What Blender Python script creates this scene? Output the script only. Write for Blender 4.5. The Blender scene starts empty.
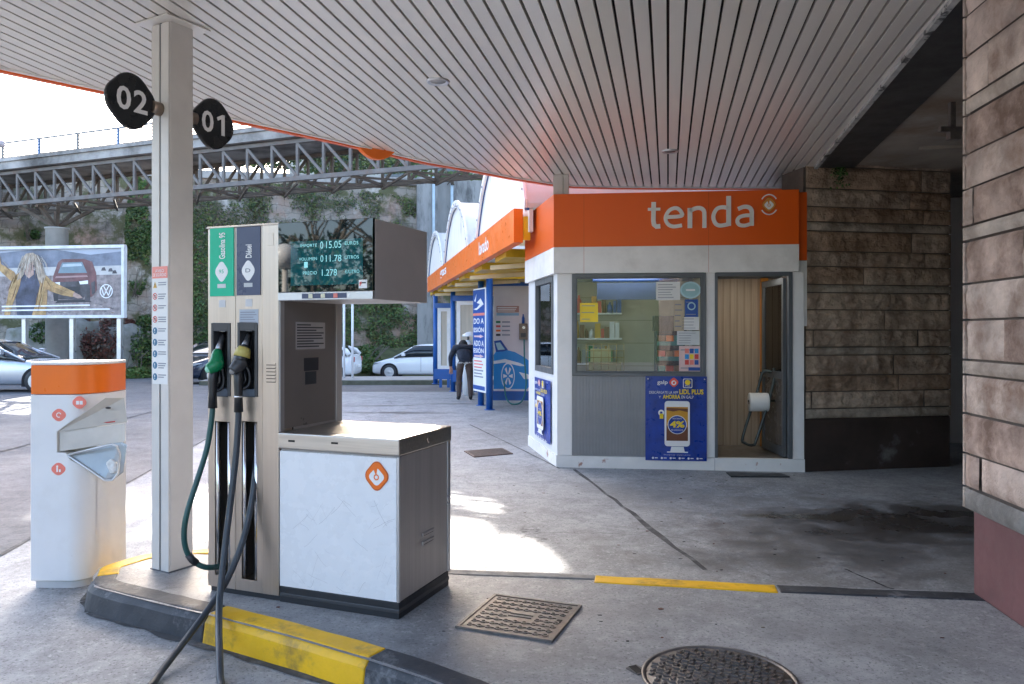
import bpy, bmesh, math, random
from mathutils import Vector, Matrix, noise
random.seed(7)
R = math.radians
S = bpy.context.scene
COL = S.collection
F, CX, HY, CH = 770.0, 512.0, 332.0, 1.55

# ------------------------------------------------------------------ helpers
def G(x, y, z=0.0):
    D = (CH - z) * F / (y - HY)
    return Vector(((x - CX) / F * D, D, z))
def AT(x, y, D):
    return Vector(((x - CX) / F * D, D, CH - (y - HY) / F * D))
class Frame:
    """a vertical plane with its own axes: x along it, y away behind it, z up"""
    def __init__(s, o, ang):
        s.o = Vector(o); s.a = ang
        s.ux = Vector((math.cos(ang), math.sin(ang), 0)); s.uy = Vector((-math.sin(ang), math.cos(ang), 0))
    def ray(s, x, y): return Vector(((x - CX) / F, 1, -(y - HY) / F))
    def hit(s, x, y, off=0.0):
        c = Vector((0, 0, CH)); d = s.ray(x, y)
        t = (s.o + s.uy * off - c).dot(s.uy) / d.dot(s.uy); p = c + d * t - s.o
        return p.dot(s.ux), p.z
    def p3(s, x, y, off=0.0):
        a, b = s.hit(x, y, off); return Vector((a, off, b))
    def side(s, x, y, lx):
        c = Vector((0, 0, CH)); d = s.ray(x, y)
        t = (s.o + s.ux * lx - c).dot(s.ux) / d.dot(s.ux); p = c + d * t - s.o
        return p.dot(s.uy), p.z
    def world(s, l): return s.o + s.ux * l[0] + s.uy * l[1] + Vector((0, 0, l[2]))

def lin(h):
    h = h.lstrip('#'); o = []
    for i in (0, 2, 4):
        c = int(h[i:i+2], 16) / 255; o.append(c / 12.92 if c <= .04045 else ((c + .055) / 1.055) ** 2.4)
    return tuple(o)

MATS = {}
def mat(name, col, rough=.5, metal=0., var=.12, scale=3., bump=0., bscale=40., rvar=.1, emit=None, estr=0., dirt=None, dscale=1.2, damt=.5, dlo=.5, dhi=.7, stretch=None, coat=0., spec=.5, trans=0., bdist=.01):
    if name in MATS: return MATS[name]
    m = bpy.data.materials.new(name); m.use_nodes = True; nt = m.node_tree; N = nt.nodes; L = nt.links
    b = N['Principled BSDF']; col = tuple(col)[:3] if not isinstance(col, str) else lin(col)
    b.inputs['Metallic'].default_value = metal; b.inputs['Roughness'].default_value = rough
    b.inputs['Specular IOR Level'].default_value = spec
    b.inputs['Coat Weight'].default_value = coat
    if trans: b.inputs['Transmission Weight'].default_value = trans
    tc = N.new('ShaderNodeTexCoord'); vec = tc.outputs['Object']
    if stretch:
        mp = N.new('ShaderNodeMapping'); mp.inputs['Scale'].default_value = stretch; L.new(vec, mp.inputs['Vector']); vec = mp.outputs[0]
    def nz(sc, det=6, ro=.6):
        n = N.new('ShaderNodeTexNoise'); n.inputs['Scale'].default_value = sc; n.inputs['Detail'].default_value = det
        n.inputs['Roughness'].default_value = ro; L.new(vec, n.inputs['Vector']); return n.outputs['Fac']
    def mr(fac, a, c, lo=0., hi=1.):
        r = N.new('ShaderNodeMapRange'); L.new(fac, r.inputs[0]); r.inputs[1].default_value = lo; r.inputs[2].default_value = hi
        r.inputs[3].default_value = a; r.inputs[4].default_value = c; return r.outputs[0]
    n1 = nz(scale)
    if var:
        v = mr(n1, 1 - var * 1.6, 1 + var * 1.6, .25, .75)
        mx = N.new('ShaderNodeVectorMath'); mx.operation = 'SCALE'; mx.inputs[0].default_value = col; L.new(v, mx.inputs['Scale'])
        cout = mx.outputs[0]
    else:
        rgb = N.new('ShaderNodeRGB'); rgb.outputs[0].default_value = (*col, 1); cout = rgb.outputs[0]
    if dirt is not None:
        dc = lin(dirt) if isinstance(dirt, str) else dirt
        dm = mr(nz(dscale, 9, .68), 0, damt, dlo, dhi)
        mm = N.new('ShaderNodeMix'); mm.data_type = 'RGBA'; L.new(dm, mm.inputs[0]); L.new(cout, mm.inputs[6]); mm.inputs[7].default_value = (*dc, 1)
        cout = mm.outputs[2]
    L.new(cout, b.inputs['Base Color'])
    if rvar:
        L.new(mr(nz(scale * 2.3), max(.02, rough - rvar), min(1, rough + rvar), .3, .7), b.inputs['Roughness'])
    if bump:
        bp = N.new('ShaderNodeBump'); bp.inputs['Strength'].default_value = bump; bp.inputs['Distance'].default_value = bdist
        L.new(nz(bscale, 8, .65), bp.inputs['Height']); L.new(bp.outputs[0], b.inputs['Normal'])
    if emit is not None:
        b.inputs['Emission Color'].default_value = (*(lin(emit) if isinstance(emit, str) else emit), 1); b.inputs['Emission Strength'].default_value = estr
    MATS[name] = m; return m

def glass_mat(name, tint=(.9, .95, .95), rough=.0):
    m = bpy.data.materials.new(name); m.use_nodes = True; nt = m.node_tree; N = nt.nodes; L = nt.links
    N.remove(N['Principled BSDF']); out = N['Material Output']
    t = N.new('ShaderNodeBsdfTransparent'); t.inputs[0].default_value = (*tint, 1)
    g = N.new('ShaderNodeBsdfGlossy'); g.inputs['Roughness'].default_value = rough
    fr = N.new('ShaderNodeFresnel'); fr.inputs[0].default_value = 1.55
    mu = N.new('ShaderNodeMath'); mu.operation = 'MULTIPLY'; mu.inputs[1].default_value = 1.0; L.new(fr.outputs[0], mu.inputs[0])
    mx = N.new('ShaderNodeMixShader'); L.new(mu.outputs[0], mx.inputs[0]); L.new(t.outputs[0], mx.inputs[1]); L.new(g.outputs[0], mx.inputs[2])
    L.new(mx.outputs[0], out.inputs[0]); MATS[name] = m; return m

class MB:
    def __init__(s): s.v = []; s.f = []; s.m = []; s.sm = []; s.mats = []
    def mi(s, m):
        if m not in s.mats: s.mats.append(m)
        return s.mats.index(m)
    def face(s, pts, m, smooth=False):
        n = len(s.v); s.v += [tuple(p) for p in pts]; s.f.append(list(range(n, n + len(pts)))); s.m.append(s.mi(m)); s.sm.append(smooth)
    def raw(s, vs, fs, m, smooth=False):
        n = len(s.v); s.v += [tuple(p) for p in vs]; k = s.mi(m)
        for f in fs: s.f.append([i + n for i in f]); s.m.append(k); s.sm.append(smooth)
    def box(s, x0, x1, y0, y1, z0, z1, m):
        s.raw([(x0,y0,z0),(x1,y0,z0),(x1,y1,z0),(x0,y1,z0),(x0,y0,z1),(x1,y0,z1),(x1,y1,z1),(x0,y1,z1)],
              [(0,3,2,1),(4,5,6,7),(0,1,5,4),(1,2,6,5),(2,3,7,6),(3,0,4,7)], m)
    def extr(s, pts, vec, m, smooth=False):
        n = len(pts); vec = Vector(vec); P = [Vector(p) for p in pts]; Q = [p + vec for p in P]
        s.raw(P + Q, [tuple(range(n)), tuple(range(2*n-1, n-1, -1))], m)
        s.raw(P + Q, [(i, (i+1) % n, (i+1) % n + n, i + n) for i in range(n)], m, smooth)
    def plate(s, pts2, m, y=0., t=.002):
        """flat shape on a thing's front: (x, z) outline, standing t proud of plane y"""
        s.extr([(p[0], y, p[1]) for p in pts2], (0, -t, 0), m)
    def bar(s, p0, p1, w, h, m, up=(0, 0, 1)):
        p0 = Vector(p0); p1 = Vector(p1); d = (p1 - p0).normalized(); a = d.cross(Vector(up))
        if a.length < 1e-4: a = d.cross(Vector((1, 0, 0)))
        a.normalize(); b = a.cross(d).normalized(); a *= w / 2; b *= h / 2
        s.extr([p0 - a - b, p0 + a - b, p0 + a + b, p0 - a + b], p1 - p0, m)
    def tube(s, pts, r, m, n=8, caps=True, smooth_path=0):
        P = [Vector(p) for p in pts]; rs = list(r) if isinstance(r, (list, tuple)) else [r] * len(P)
        if smooth_path:
            Q = []; rq = []
            for i in range(len(P) - 1):
                a, b, c, d = P[max(i-1,0)], P[i], P[i+1], P[min(i+2, len(P)-1)]
                for k in range(smooth_path):
                    t = k / smooth_path
                    Q.append(.5 * ((2*b) + (c-a)*t + (2*a-5*b+4*c-d)*t*t + (3*b-a-3*c+d)*t**3)); rq.append(rs[i]*(1-t)+rs[i+1]*t)
            Q.append(P[-1]); rq.append(rs[-1]); P, rs = Q, rq
        vs = []; fs = []; ref = None
        for i, p in enumerate(P):
            d = (P[min(i+1, len(P)-1)] - P[max(i-1, 0)]).normalized()
            if ref is None: ref = d.orthogonal().normalized()
            ref = (ref - d * ref.dot(d)).normalized(); bb = d.cross(ref)
            for k in range(n):
                a = 2*math.pi*k/n; vs.append(p + (ref*math.cos(a) + bb*math.sin(a)) * rs[i])
        for i in range(len(P)-1):
            for k in range(n): fs.append((i*n+k, i*n+(k+1)%n, (i+1)*n+(k+1)%n, (i+1)*n+k))
        s.raw(vs, fs, m, True)
        if caps: s.face(vs[:n][::-1], m); s.face(vs[-n:], m)
    def lathe(s, prof, c, m, n=24, axis='z'):
        vs = []; fs = []; c = Vector(c)
        for r, z in prof:
            for k in range(n):
                a = 2*math.pi*k/n; q = (r*math.cos(a), r*math.sin(a), z)
                if axis == 'y': q = (q[0], q[2], q[1])
                if axis == 'x': q = (q[2], q[0], q[1])
                vs.append(c + Vector(q))
        for i in range(len(prof)-1):
            for k in range(n): fs.append((i*n+k, i*n+(k+1)%n, (i+1)*n+(k+1)%n, (i+1)*n+k))
        s.raw(vs, fs, m, True)
        s.face(vs[:n], m); s.face(vs[-n:], m)
    def text(s, txt, x0, x1, z0, z1, m, y=0., bold=0., rot=False, t=.0015, slant=0.):
        """lettering fitted to a box on plane y, facing -y; rot: reads upward"""
        cu = bpy.data.curves.new('lettering', 'FONT'); cu.body = txt; cu.offset = bold; cu.resolution_u = 3; cu.shear = slant
        ob = bpy.data.objects.new('lettering', cu); COL.objects.link(ob)
        dg = bpy.context.evaluated_depsgraph_get(); dg.update()
        me = bpy.data.meshes.new_from_object(ob.evaluated_get(dg))
        bpy.data.objects.remove(ob); bpy.data.curves.remove(cu)
        if not me.vertices: return
        xs = [v.co.x for v in me.vertices]; ys = [v.co.y for v in me.vertices]
        a, b, c, d = min(xs), max(xs), min(ys), max(ys); vs = []
        for v in me.vertices:
            u = (v.co.x - a) / (b - a); w = (v.co.y - c) / (d - c)
            if rot: vs.append((x1 - w * (x1 - x0), y - t, z0 + u * (z1 - z0)))
            else: vs.append((x0 + u * (x1 - x0), y - t, z0 + w * (z1 - z0)))
        s.raw(vs, [tuple(p.vertices) for p in me.polygons], m); bpy.data.meshes.remove(me)
    def build(s, name, parent=None, bevel=0., loc=None, rotz=0., seg=2, recalc=True):
        me = bpy.data.meshes.new(name); me.from_pydata(s.v, [], s.f)
        for m in s.mats: me.materials.append(m)
        me.polygons.foreach_set('material_index', s.m); me.polygons.foreach_set('use_smooth', s.sm)
        if recalc:
            bm = bmesh.new(); bm.from_mesh(me); bmesh.ops.remove_doubles(bm, verts=bm.verts, dist=1e-5)
            bmesh.ops.recalc_face_normals(bm, faces=bm.faces); bm.to_mesh(me); bm.free()
        me.update()
        o = bpy.data.objects.new(name, me); COL.objects.link(o)
        if parent: o.parent = parent
        if loc is not None: o.location = loc
        o.rotation_euler[2] = rotz
        if bevel:
            b = o.modifiers.new('Bevel', 'BEVEL'); b.width = bevel; b.segments = seg; b.limit_method = 'ANGLE'; b.angle_limit = R(40)
        return o
def tag(o, label, cat, group=None, kind=None):
    if label: o['label'] = label
    if cat: o['category'] = cat
    if group: o['group'] = group
    if kind: o['kind'] = kind
    return o
def thing(name, label, cat, loc=(0,0,0), rotz=0., group=None):
    o = bpy.data.objects.new(name, None); o.empty_display_size = .1; COL.objects.link(o)
    o.location = loc; o.rotation_euler[2] = rotz; return tag(o, label, cat, group)
def structure(o): o['kind'] = 'structure'; return o
def dup(root, loc, rotz=None, label=None):
    r = root.copy(); COL.objects.link(r); r.location = loc
    if rotz is not None: r.rotation_euler[2] = rotz
    if label: r['label'] = label
    for ch in root.children:
        c = ch.copy(); COL.objects.link(c); c.parent = r
        for g in ch.children:
            d = g.copy(); COL.objects.link(d); d.parent = c
    return r
def copypart(o, parent, loc=None):
    c = o.copy(); COL.objects.link(c); c.parent = parent
    if loc is not None: c.location = loc
    return c
def rrect(x0, x1, z0, z1, r, n=5):
    o = []
    for cx, cz, a0 in ((x1-r, z1-r, 0), (x0+r, z1-r, 90), (x0+r, z0+r, 180), (x1-r, z0+r, 270)):
        for k in range(n+1):
            a = R(a0 + 90*k/n); o.append((cx + r*math.cos(a), cz + r*math.sin(a)))
    return o
def diamond(cx, cz, rx, rz, n=40, p=.62):
    """rounded diamond outline: a square with round corners standing on one corner"""
    q = rrect(-1, 1, -1, 1, p, max(3, n//8)); c = math.sqrt(.5); e = (1-p)*math.sqrt(2)+p
    return [(cx + (x*c - z*c)/e*rx, cz + (x*c + z*c)/e*rz) for x, z in q]
def circle(cx, cz, r, n=24, rz=None):
    return [(cx + r*math.cos(2*math.pi*k/n), cz + (rz or r)*math.sin(2*math.pi*k/n)) for k in range(n)]
def ring(mb, cx, cz, r0, r1, m, y, a0=0, a1=360, n=24, t=.002):
    for k in range(n):
        a, b = R(a0+(a1-a0)*k/n), R(a0+(a1-a0)*(k+1)/n)
        mb.face([(cx+r0*math.cos(a), y-t, cz+r0*math.sin(a)), (cx+r1*math.cos(a), y-t, cz+r1*math.sin(a)),
                 (cx+r1*math.cos(b), y-t, cz+r1*math.sin(b)), (cx+r0*math.cos(b), y-t, cz+r0*math.sin(b))], m)
def stroke(mb, pts, w, m, y, t=.002):
    for (x0, z0), (x1, z1) in zip(pts[:-1], pts[1:]):
        d = Vector((x1-x0, z1-z0)); d.normalize(); n = Vector((-d.y, d.x)) * w/2
        mb.face([(x0-n.x, y-t, z0-n.y), (x1-n.x, y-t, z1-n.y), (x1+n.x, y-t, z1+n.y), (x0+n.x, y-t, z0+n.y)], m)
def clip(poly, a, b, c):
    """keep the side a*x+b*y<=c of a 2d polygon"""
    o = []
    for i in range(len(poly)):
        p, q = poly[i], poly[(i+1) % len(poly)]
        fp, fq = a*p[0]+b*p[1]-c, a*q[0]+b*q[1]-c
        if fp <= 0: o.append(p)
        if fp*fq < 0:
            t = fp/(fp-fq); o.append((p[0]+t*(q[0]-p[0]), p[1]+t*(q[1]-p[1])))
    return o
def holes_panel(mb, x0, x1, z0, z1, holes, y0, y1, m):
    """upright panel with rectangular holes (hx0,hx1,hz0,hz1) sorted from low to high"""
    z = z0
    for h in holes:
        if h[2] > z: mb.box(x0, x1, y0, y1, z, h[2], m)
        mb.box(x0, h[0], y0, y1, h[2], h[3], m); mb.box(h[1], x1, y0, y1, h[2], h[3], m); z = h[3]
    if z1 > z: mb.box(x0, x1, y0, y1, z, z1, m)

# ------------------------------------------------------------------ materials
white = mat('white_enamel', (.78,.79,.80), .32, var=.04, dirt=(.45,.43,.40), dscale=2.5, damt=.25)
white2 = mat('white_panel', (.82,.805,.785), .45, var=.05, dirt=(.4,.38,.34), dscale=1.6, damt=.35, bump=.02)
colwhite = mat('painted_column', (.62,.59,.55), .38, var=.05, dirt=(.35,.33,.3), dscale=2, damt=.2)
orange = mat('orange_panel', (.80,.115,.006), .33, var=.03, scale=.7, rvar=.02)
orange2 = mat('orange_lacquer', (.85,.17,.012), .35, var=.04)
orangedk = mat('orange_shade_ink', (.6,.08,.01), .4)
red = mat('red_ink', (.62,.06,.05), .4, var=.03)
pinkred = mat('coral_ink', (.75,.22,.18), .4, var=.03)
steel = mat('brushed_steel', (.60,.52,.45), .36, 1., var=.05, scale=2, stretch=(30,30,.6), rvar=.06, bump=.02, bscale=60, dirt=(.40,.34,.30), dscale=.7, damt=.3)
steelh = mat('brushed_steel_lid', (.62,.58,.53), .36, 1., var=.1, scale=2, stretch=(1,30,30), rvar=.08, bump=.03, bscale=60)
steeldk = mat('stained_steel_side', (.42,.40,.39), .42, .45, var=.04, scale=2, stretch=(20,20,.5), rvar=.08, bump=.02, bscale=60, dirt=(.28,.26,.25), dscale=.7, damt=.4)
headside = mat('taupe_sheet_metal', (.40,.37,.355), .40, .1, var=.05)
chrome = mat('chrome', (.75,.75,.76), .16, 1., var=.03)
alu = mat('aluminium', (.62,.63,.65), .35, .9, var=.05)
frame_gr = mat('grey_anodised_frame', (.13,.14,.15), .42, .4, var=.06)
black = mat('black_plastic', (.012,.013,.015), .4, var=.1)
rubber = mat('black_rubber', (.02,.022,.026), .5, var=.15, bump=.05)
rubberblue = mat('worn_hose_rubber', (.03,.04,.052), .42, var=.15, bump=.04, dirt=(.08,.09,.1), dscale=8, damt=.5)
hosegreen = mat('green_hose_rubber', (.012,.075,.07), .4, var=.1, dirt=(.05,.09,.09), dscale=8, damt=.4)
void = mat('dark_void', (.006,.006,.007), .8, var=0)
greyplate = mat('dark_grey_plate', (.05,.052,.056), .4, var=.08)
green = mat('green_plastic', (.0,.19,.07), .3, var=.06)
greenhead = mat('green_header', (.0,.47,.27), .35, var=.03)
bluehead = mat('slate_blue_header', (.068,.085,.15), .35, var=.03)
yellowdull = mat('dull_yellow_collar', (.5,.42,.12), .45, var=.1)
ink = mat('white_ink', (.82,.82,.82), .45, var=0)
inkgrey = mat('grey_ink', (.25,.26,.3), .5, var=0)
inkdark = mat('dark_ink', (.03,.03,.035), .5, var=0)
blue = mat('blue_paint', (.012,.10,.36), .38, var=.08, dirt=(.05,.09,.16), dscale=4, damt=.4)
bluesign = mat('blue_print', (.010,.075,.33), .4, var=.08)
cyan = mat('cyan_print', (.015,.26,.62), .4, var=.05)
navy = mat('navy_print', (.008,.035,.17), .35, var=.1)
yellow = mat('yellow_print', (.85,.62,.02), .4, var=.05)
yellowpan = mat('yellow_panel', (.62,.36,.01), .4, var=.1)
beer = mat('amber_print', (.62,.3,.02), .4, var=.1)
cola = mat('brown_print', (.16,.05,.02), .4, var=.1)
paper = mat('paper', (.75,.75,.73), .7, var=.04)
papercy = mat('pale_cyan_paper', (.42,.62,.66), .6, var=.06)
slatm = mat('enamelled_slat', (.79,.75,.69), .29, .3, var=.03, scale=.6, rvar=.0, dirt=(.62,.56,.52), dscale=.3, damt=.3, spec=.5)
glass = glass_mat('window_glass')
glassdk = mat('car_glass', (.012,.018,.022), .06, 0, var=0, rvar=0, coat=.3)
display = mat('display_glass', (.003,.012,.014), .02, 0, var=.05, rvar=0, spec=.7)
lcd = mat('lcd_window', (.006,.085,.095), .02, var=.1, rvar=0, spec=.7)
lcdtext = mat('lcd_digits', (.2,.6,.62), .4, var=0, emit=(.4,.85,.88), estr=.055)
concrete_d = mat('weathered_concrete', (.36,.34,.32), .85, var=.2, scale=.8, bump=.25, bscale=9, dirt=(.05,.045,.04), dscale=.5, damt=.8, dlo=.45, dhi=.65)
leaf1 = mat('leaf_mid_green', (.055,.115,.022), .55, var=.35, scale=.7)
leaf2 = mat('leaf_dark_green', (.028,.06,.016), .55, var=.35, scale=.7)
leaf3 = mat('leaf_yellow_green', (.10,.13,.03), .55, var=.3, scale=.7)
leafred = mat('leaf_dry_reddish', (.13,.05,.035), .7, var=.35, scale=1.)
bark = mat('bark', (.12,.10,.08), .85, var=.25, bump=.3)
moss = mat('mossy_soil', (.07,.075,.03), .95, var=.35, bump=.3, bscale=8)

# ------------------------------------------------------------------ ground materials
def ground_mat(name, base, dark, light, spots=(), seed=0., rough=.72, bump=.25, bs=90., crack=True, stain=.75):
    m = bpy.data.materials.new(name); m.use_nodes = True; nt = m.node_tree; N = nt.nodes; L = nt.links; b = N['Principled BSDF']
    tc = N.new('ShaderNodeTexCoord'); mp = N.new('ShaderNodeMapping'); mp.inputs['Location'].default_value = (seed, seed*.7, 0)
    L.new(tc.outputs['Object'], mp.inputs[0]); V = mp.outputs[0]
    def nz(sc, det=8, ro=.62, dist=0.):
        n = N.new('ShaderNodeTexNoise'); n.inputs['Scale'].default_value = sc; n.inputs['Detail'].default_value = det
        n.inputs['Roughness'].default_value = ro; n.inputs['Distortion'].default_value = dist; L.new(V, n.inputs['Vector']); return n.outputs['Fac']
    def mr(f, lo, hi, a, c):
        r = N.new('ShaderNodeMapRange'); L.new(f, r.inputs[0]); r.inputs[1].default_value = lo; r.inputs[2].default_value = hi
        r.inputs[3].default_value = a; r.inputs[4].default_value = c; return r.outputs[0]
    def mix(f, a, c):
        x = N.new('ShaderNodeMix'); x.data_type = 'RGBA'; L.new(f, x.inputs[0])
        if isinstance(a, tuple): x.inputs[6].default_value = (*a, 1)
        else: L.new(a, x.inputs[6])
        x.inputs[7].default_value = (*c, 1); return x.outputs[2]
    def math_(op, a, c):
        x = N.new('ShaderNodeMath'); x.operation = op; x.use_clamp = True
        for i, q in enumerate((a, c)):
            if isinstance(q, (int, float)): x.inputs[i].default_value = q
            else: L.new(q, x.inputs[i])
        return x.outputs[0]
    c = mix(mr(nz(.55), .35, .68, 0, 1), base, light)
    c = mix(mr(nz(1.7, 9, .7, .4), .46, .72, 0, stain), c, dark)
    c = mix(mr(nz(4.6, 9, .72, .6), .42, .68, 0, .45), c, tuple(x*.8 for x in dark))
    c = mix(mr(nz(6.1, 8, .75, .2), .52, .68, 0, .45), c, tuple(min(1, x*1.15) for x in light))
    c = mix(mr(nz(17., 8, .72), .52, .66, 0, .7), c, tuple(x*.7 for x in dark))
    c = mix(mr(nz(34., 6, .7), .54, .64, 0, .6), c, tuple(x*1.3 for x in light))
    c = mix(mr(nz(70., 4, .7), .55, .66, 0, .8), c, tuple(x*.5 for x in dark))
    rsum = mr(nz(.9), .35, .7, rough - .14, rough + .12)
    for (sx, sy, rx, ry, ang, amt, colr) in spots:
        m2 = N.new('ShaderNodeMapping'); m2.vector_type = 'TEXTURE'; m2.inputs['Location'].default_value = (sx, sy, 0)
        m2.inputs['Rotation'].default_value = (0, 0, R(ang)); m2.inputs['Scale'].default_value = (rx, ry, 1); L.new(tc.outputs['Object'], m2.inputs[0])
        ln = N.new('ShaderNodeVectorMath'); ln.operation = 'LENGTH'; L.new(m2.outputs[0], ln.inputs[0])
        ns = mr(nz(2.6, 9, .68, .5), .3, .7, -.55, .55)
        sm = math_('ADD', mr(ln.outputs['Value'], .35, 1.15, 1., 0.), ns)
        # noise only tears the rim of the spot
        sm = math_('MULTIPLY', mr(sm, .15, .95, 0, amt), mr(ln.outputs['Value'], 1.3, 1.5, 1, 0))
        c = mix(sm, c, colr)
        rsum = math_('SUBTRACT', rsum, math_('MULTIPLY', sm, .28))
    if crack:
        vo = N.new('ShaderNodeTexVoronoi'); vo.feature = 'DISTANCE_TO_EDGE'; vo.inputs['Scale'].default_value = .33
        ad = N.new('ShaderNodeVectorMath'); ad.operation = 'ADD'; n3 = N.new('ShaderNodeTexNoise'); n3.inputs['Scale'].default_value = 1.8; n3.inputs['Detail'].default_value = 8
        L.new(V, n3.inputs['Vector']); sc = N.new('ShaderNodeVectorMath'); sc.operation = 'SCALE'; sc.inputs['Scale'].default_value = .7; L.new(n3.outputs['Color'], sc.inputs[0])
        L.new(V, ad.inputs[0]); L.new(sc.outputs[0], ad.inputs[1]); L.new(ad.outputs[0], vo.inputs['Vector'])
        cr = math_('MULTIPLY', mr(vo.outputs['Distance'], .0, .0035, 1, 0), mr(nz(.4), .5, .6, 0, .75))
        c = mix(cr, c, tuple(x*.35 for x in dark))
    L.new(c, b.inputs['Base Color']); L.new(rsum, b.inputs['Roughness']); b.inputs['Specular IOR Level'].default_value = .35
    bp = N.new('ShaderNodeBump'); bp.inputs['Strength'].default_value = bump; bp.inputs['Distance'].default_value = .008
    L.new(nz(bs, 6, .7), bp.inputs['Height']); L.new(bp.outputs[0], b.inputs['Normal'])
    MATS[name] = m; return m
def gp(x, y): p = G(x, y, 0); return p.x, p.y
sp = []
sp.append((*gp(900, 535), 2.2, 1.5, 15, .8, (.115,.105,.10)))  # broad spot: dirtier concrete, with part of the shade painted in
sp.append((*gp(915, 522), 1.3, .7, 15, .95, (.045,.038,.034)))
sp.append((*gp(700, 505), 1.3, .7, -10, .3, (.15,.145,.145)))
sp.append((*gp(800, 560), .9, .45, 10, .35, (.08,.08,.08)))
sp.append((*gp(790, 517), .75, .10, -4, .6, (.09,.075,.05)))
sp.append((*gp(395, 413), 1.3, .22, -4, .8, (.03,.03,.034)))
sp.append((*gp(380, 406), .9, .18, 8, .7, (.04,.04,.045)))
sp.append((*gp(455, 404), .6, .2, 0, .6, (.05,.05,.052)))
sp.append((*gp(650, 490), 1.0, .5, -20, .3, (.12,.12,.12)))
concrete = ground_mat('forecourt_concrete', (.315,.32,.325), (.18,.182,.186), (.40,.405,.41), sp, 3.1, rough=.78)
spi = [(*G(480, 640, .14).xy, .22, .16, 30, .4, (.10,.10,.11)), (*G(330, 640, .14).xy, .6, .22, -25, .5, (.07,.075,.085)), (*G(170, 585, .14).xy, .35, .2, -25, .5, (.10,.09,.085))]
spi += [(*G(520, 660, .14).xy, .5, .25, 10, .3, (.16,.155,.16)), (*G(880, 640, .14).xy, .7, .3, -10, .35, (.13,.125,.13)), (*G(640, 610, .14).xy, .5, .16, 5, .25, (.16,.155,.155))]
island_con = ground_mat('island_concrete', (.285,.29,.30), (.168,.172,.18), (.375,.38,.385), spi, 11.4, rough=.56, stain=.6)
asphalt = ground_mat('asphalt', (.14,.14,.147), (.085,.085,.09), (.20,.20,.205), [], 5., rough=.85, bump=.7, bs=130., crack=True)
kerbdk = mat('worn_dark_kerb', (.040,.044,.052), .6, var=.2, scale=5, bump=.25, bscale=60, dirt=(.26,.26,.27), dscale=6, damt=.8, dlo=.56, dhi=.72)
kerbyl = mat('worn_yellow_kerb', (.82,.465,.006), .5, var=.1, scale=4, bump=.2, bscale=50, dirt=(.09,.075,.05), dscale=4.5, damt=.85, dlo=.5, dhi=.72)
jointm = mat('dark_joint', (.06,.06,.062), .9, var=.3, bump=.3, dirt=(.2,.2,.2), dscale=6, damt=.8)

# ------------------------------------------------------------------ ground
def gz(D):
    return 0. if D < 20 else (-.03*(D-20) if D < 34 else -.42)
mb = MB(); ys = [-90, -40, -12, 0, 6, 12, 20, 27, 34, 60, 140, 500]; xs = [-500, -120, -40, -15, 0, 15, 40, 120, 500]
for i in range(len(xs)-1):
    for j in range(len(ys)-1):
        mb.face([(xs[i], ys[j], gz(ys[j])), (xs[i+1], ys[j], gz(ys[j])), (xs[i+1], ys[j+1], gz(ys[j+1])), (xs[i], ys[j+1], gz(ys[j+1]))], asphalt)
structure(mb.build('ground'))
# concrete forecourt: a sheet over the asphalt
mb = MB()
L0, L1 = gp(0, 558), gp(155, 468)
dl = Vector((L1[0]-L0[0], L1[1]-L0[1])).normalized()
ed = lambda D: L0[0] + (D - L0[1]) * dl.x / dl.y
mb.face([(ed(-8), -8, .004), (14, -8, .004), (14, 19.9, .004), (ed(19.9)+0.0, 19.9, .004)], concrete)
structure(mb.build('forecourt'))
# saw cut joints in the forecourt
mb = MB()
for a, b, w in ((gp(575, 470), gp(705, 571), .045), (gp(0, 452), gp(152, 412), .05), (gp(0, 556), gp(260, 409), .03), (gp(560, 469), gp(470, 425), .02), (gp(845, 570), gp(905, 596), .02)):
    d = Vector((b[0]-a[0], b[1]-a[1])); n = Vector((-d.y, d.x)).normalized()*w/2; K = 14; pl = []; pr = []
    for k in range(K+1):
        q = Vector(a) + d*k/K; j = random.uniform(.6, 1.3); o = n*random.uniform(-.6, .6)
        pl.append(q+o+n*j); pr.append(q+o-n*j)
    for k in range(K): mb.face([(*pl[k], .008), (*pr[k], .008), (*pr[k+1], .008), (*pl[k+1], .008)], jointm)
structure(mb.build('joints'))

# pump island
IZ = .14
top_px = [(144, 553), (118, 561), (99, 568), (92.5, 577), (94, 587), (150, 601.5), (208, 615), (290, 637), (366, 659.5), (425, 679)]
front = [G(x, y, IZ) for x, y in top_px]
front[0] = Vector((-2.30, 4.92, IZ))
front += [Vector((.05, 2.80, IZ)), Vector((.6, 2.35, IZ)), Vector((1.2, 1.75, IZ)), Vector((1.7, 1.1, IZ))]
back = [Vector((2.7, 1.1, IZ)), Vector((2.9, 4.14, IZ)), G(970, 592, IZ), G(775, 584.5, IZ), G(595, 574.5, IZ), G(450, 569, IZ), Vector((-1.2, 4.75, IZ)), Vector((-2.0, 5.02, IZ))]
outl = front + back
mb = MB()
cen = Vector((.2, 3.4, IZ))
inn = []
for p in front:  # inner line of the kerb stone
    d = (cen - p); d.z = 0; inn.append(p + d.normalized()*.0)
mb.face([(p.x, p.y, IZ) for p in outl], island_con)
structure(mb.build('pump_island', recalc=False))
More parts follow.
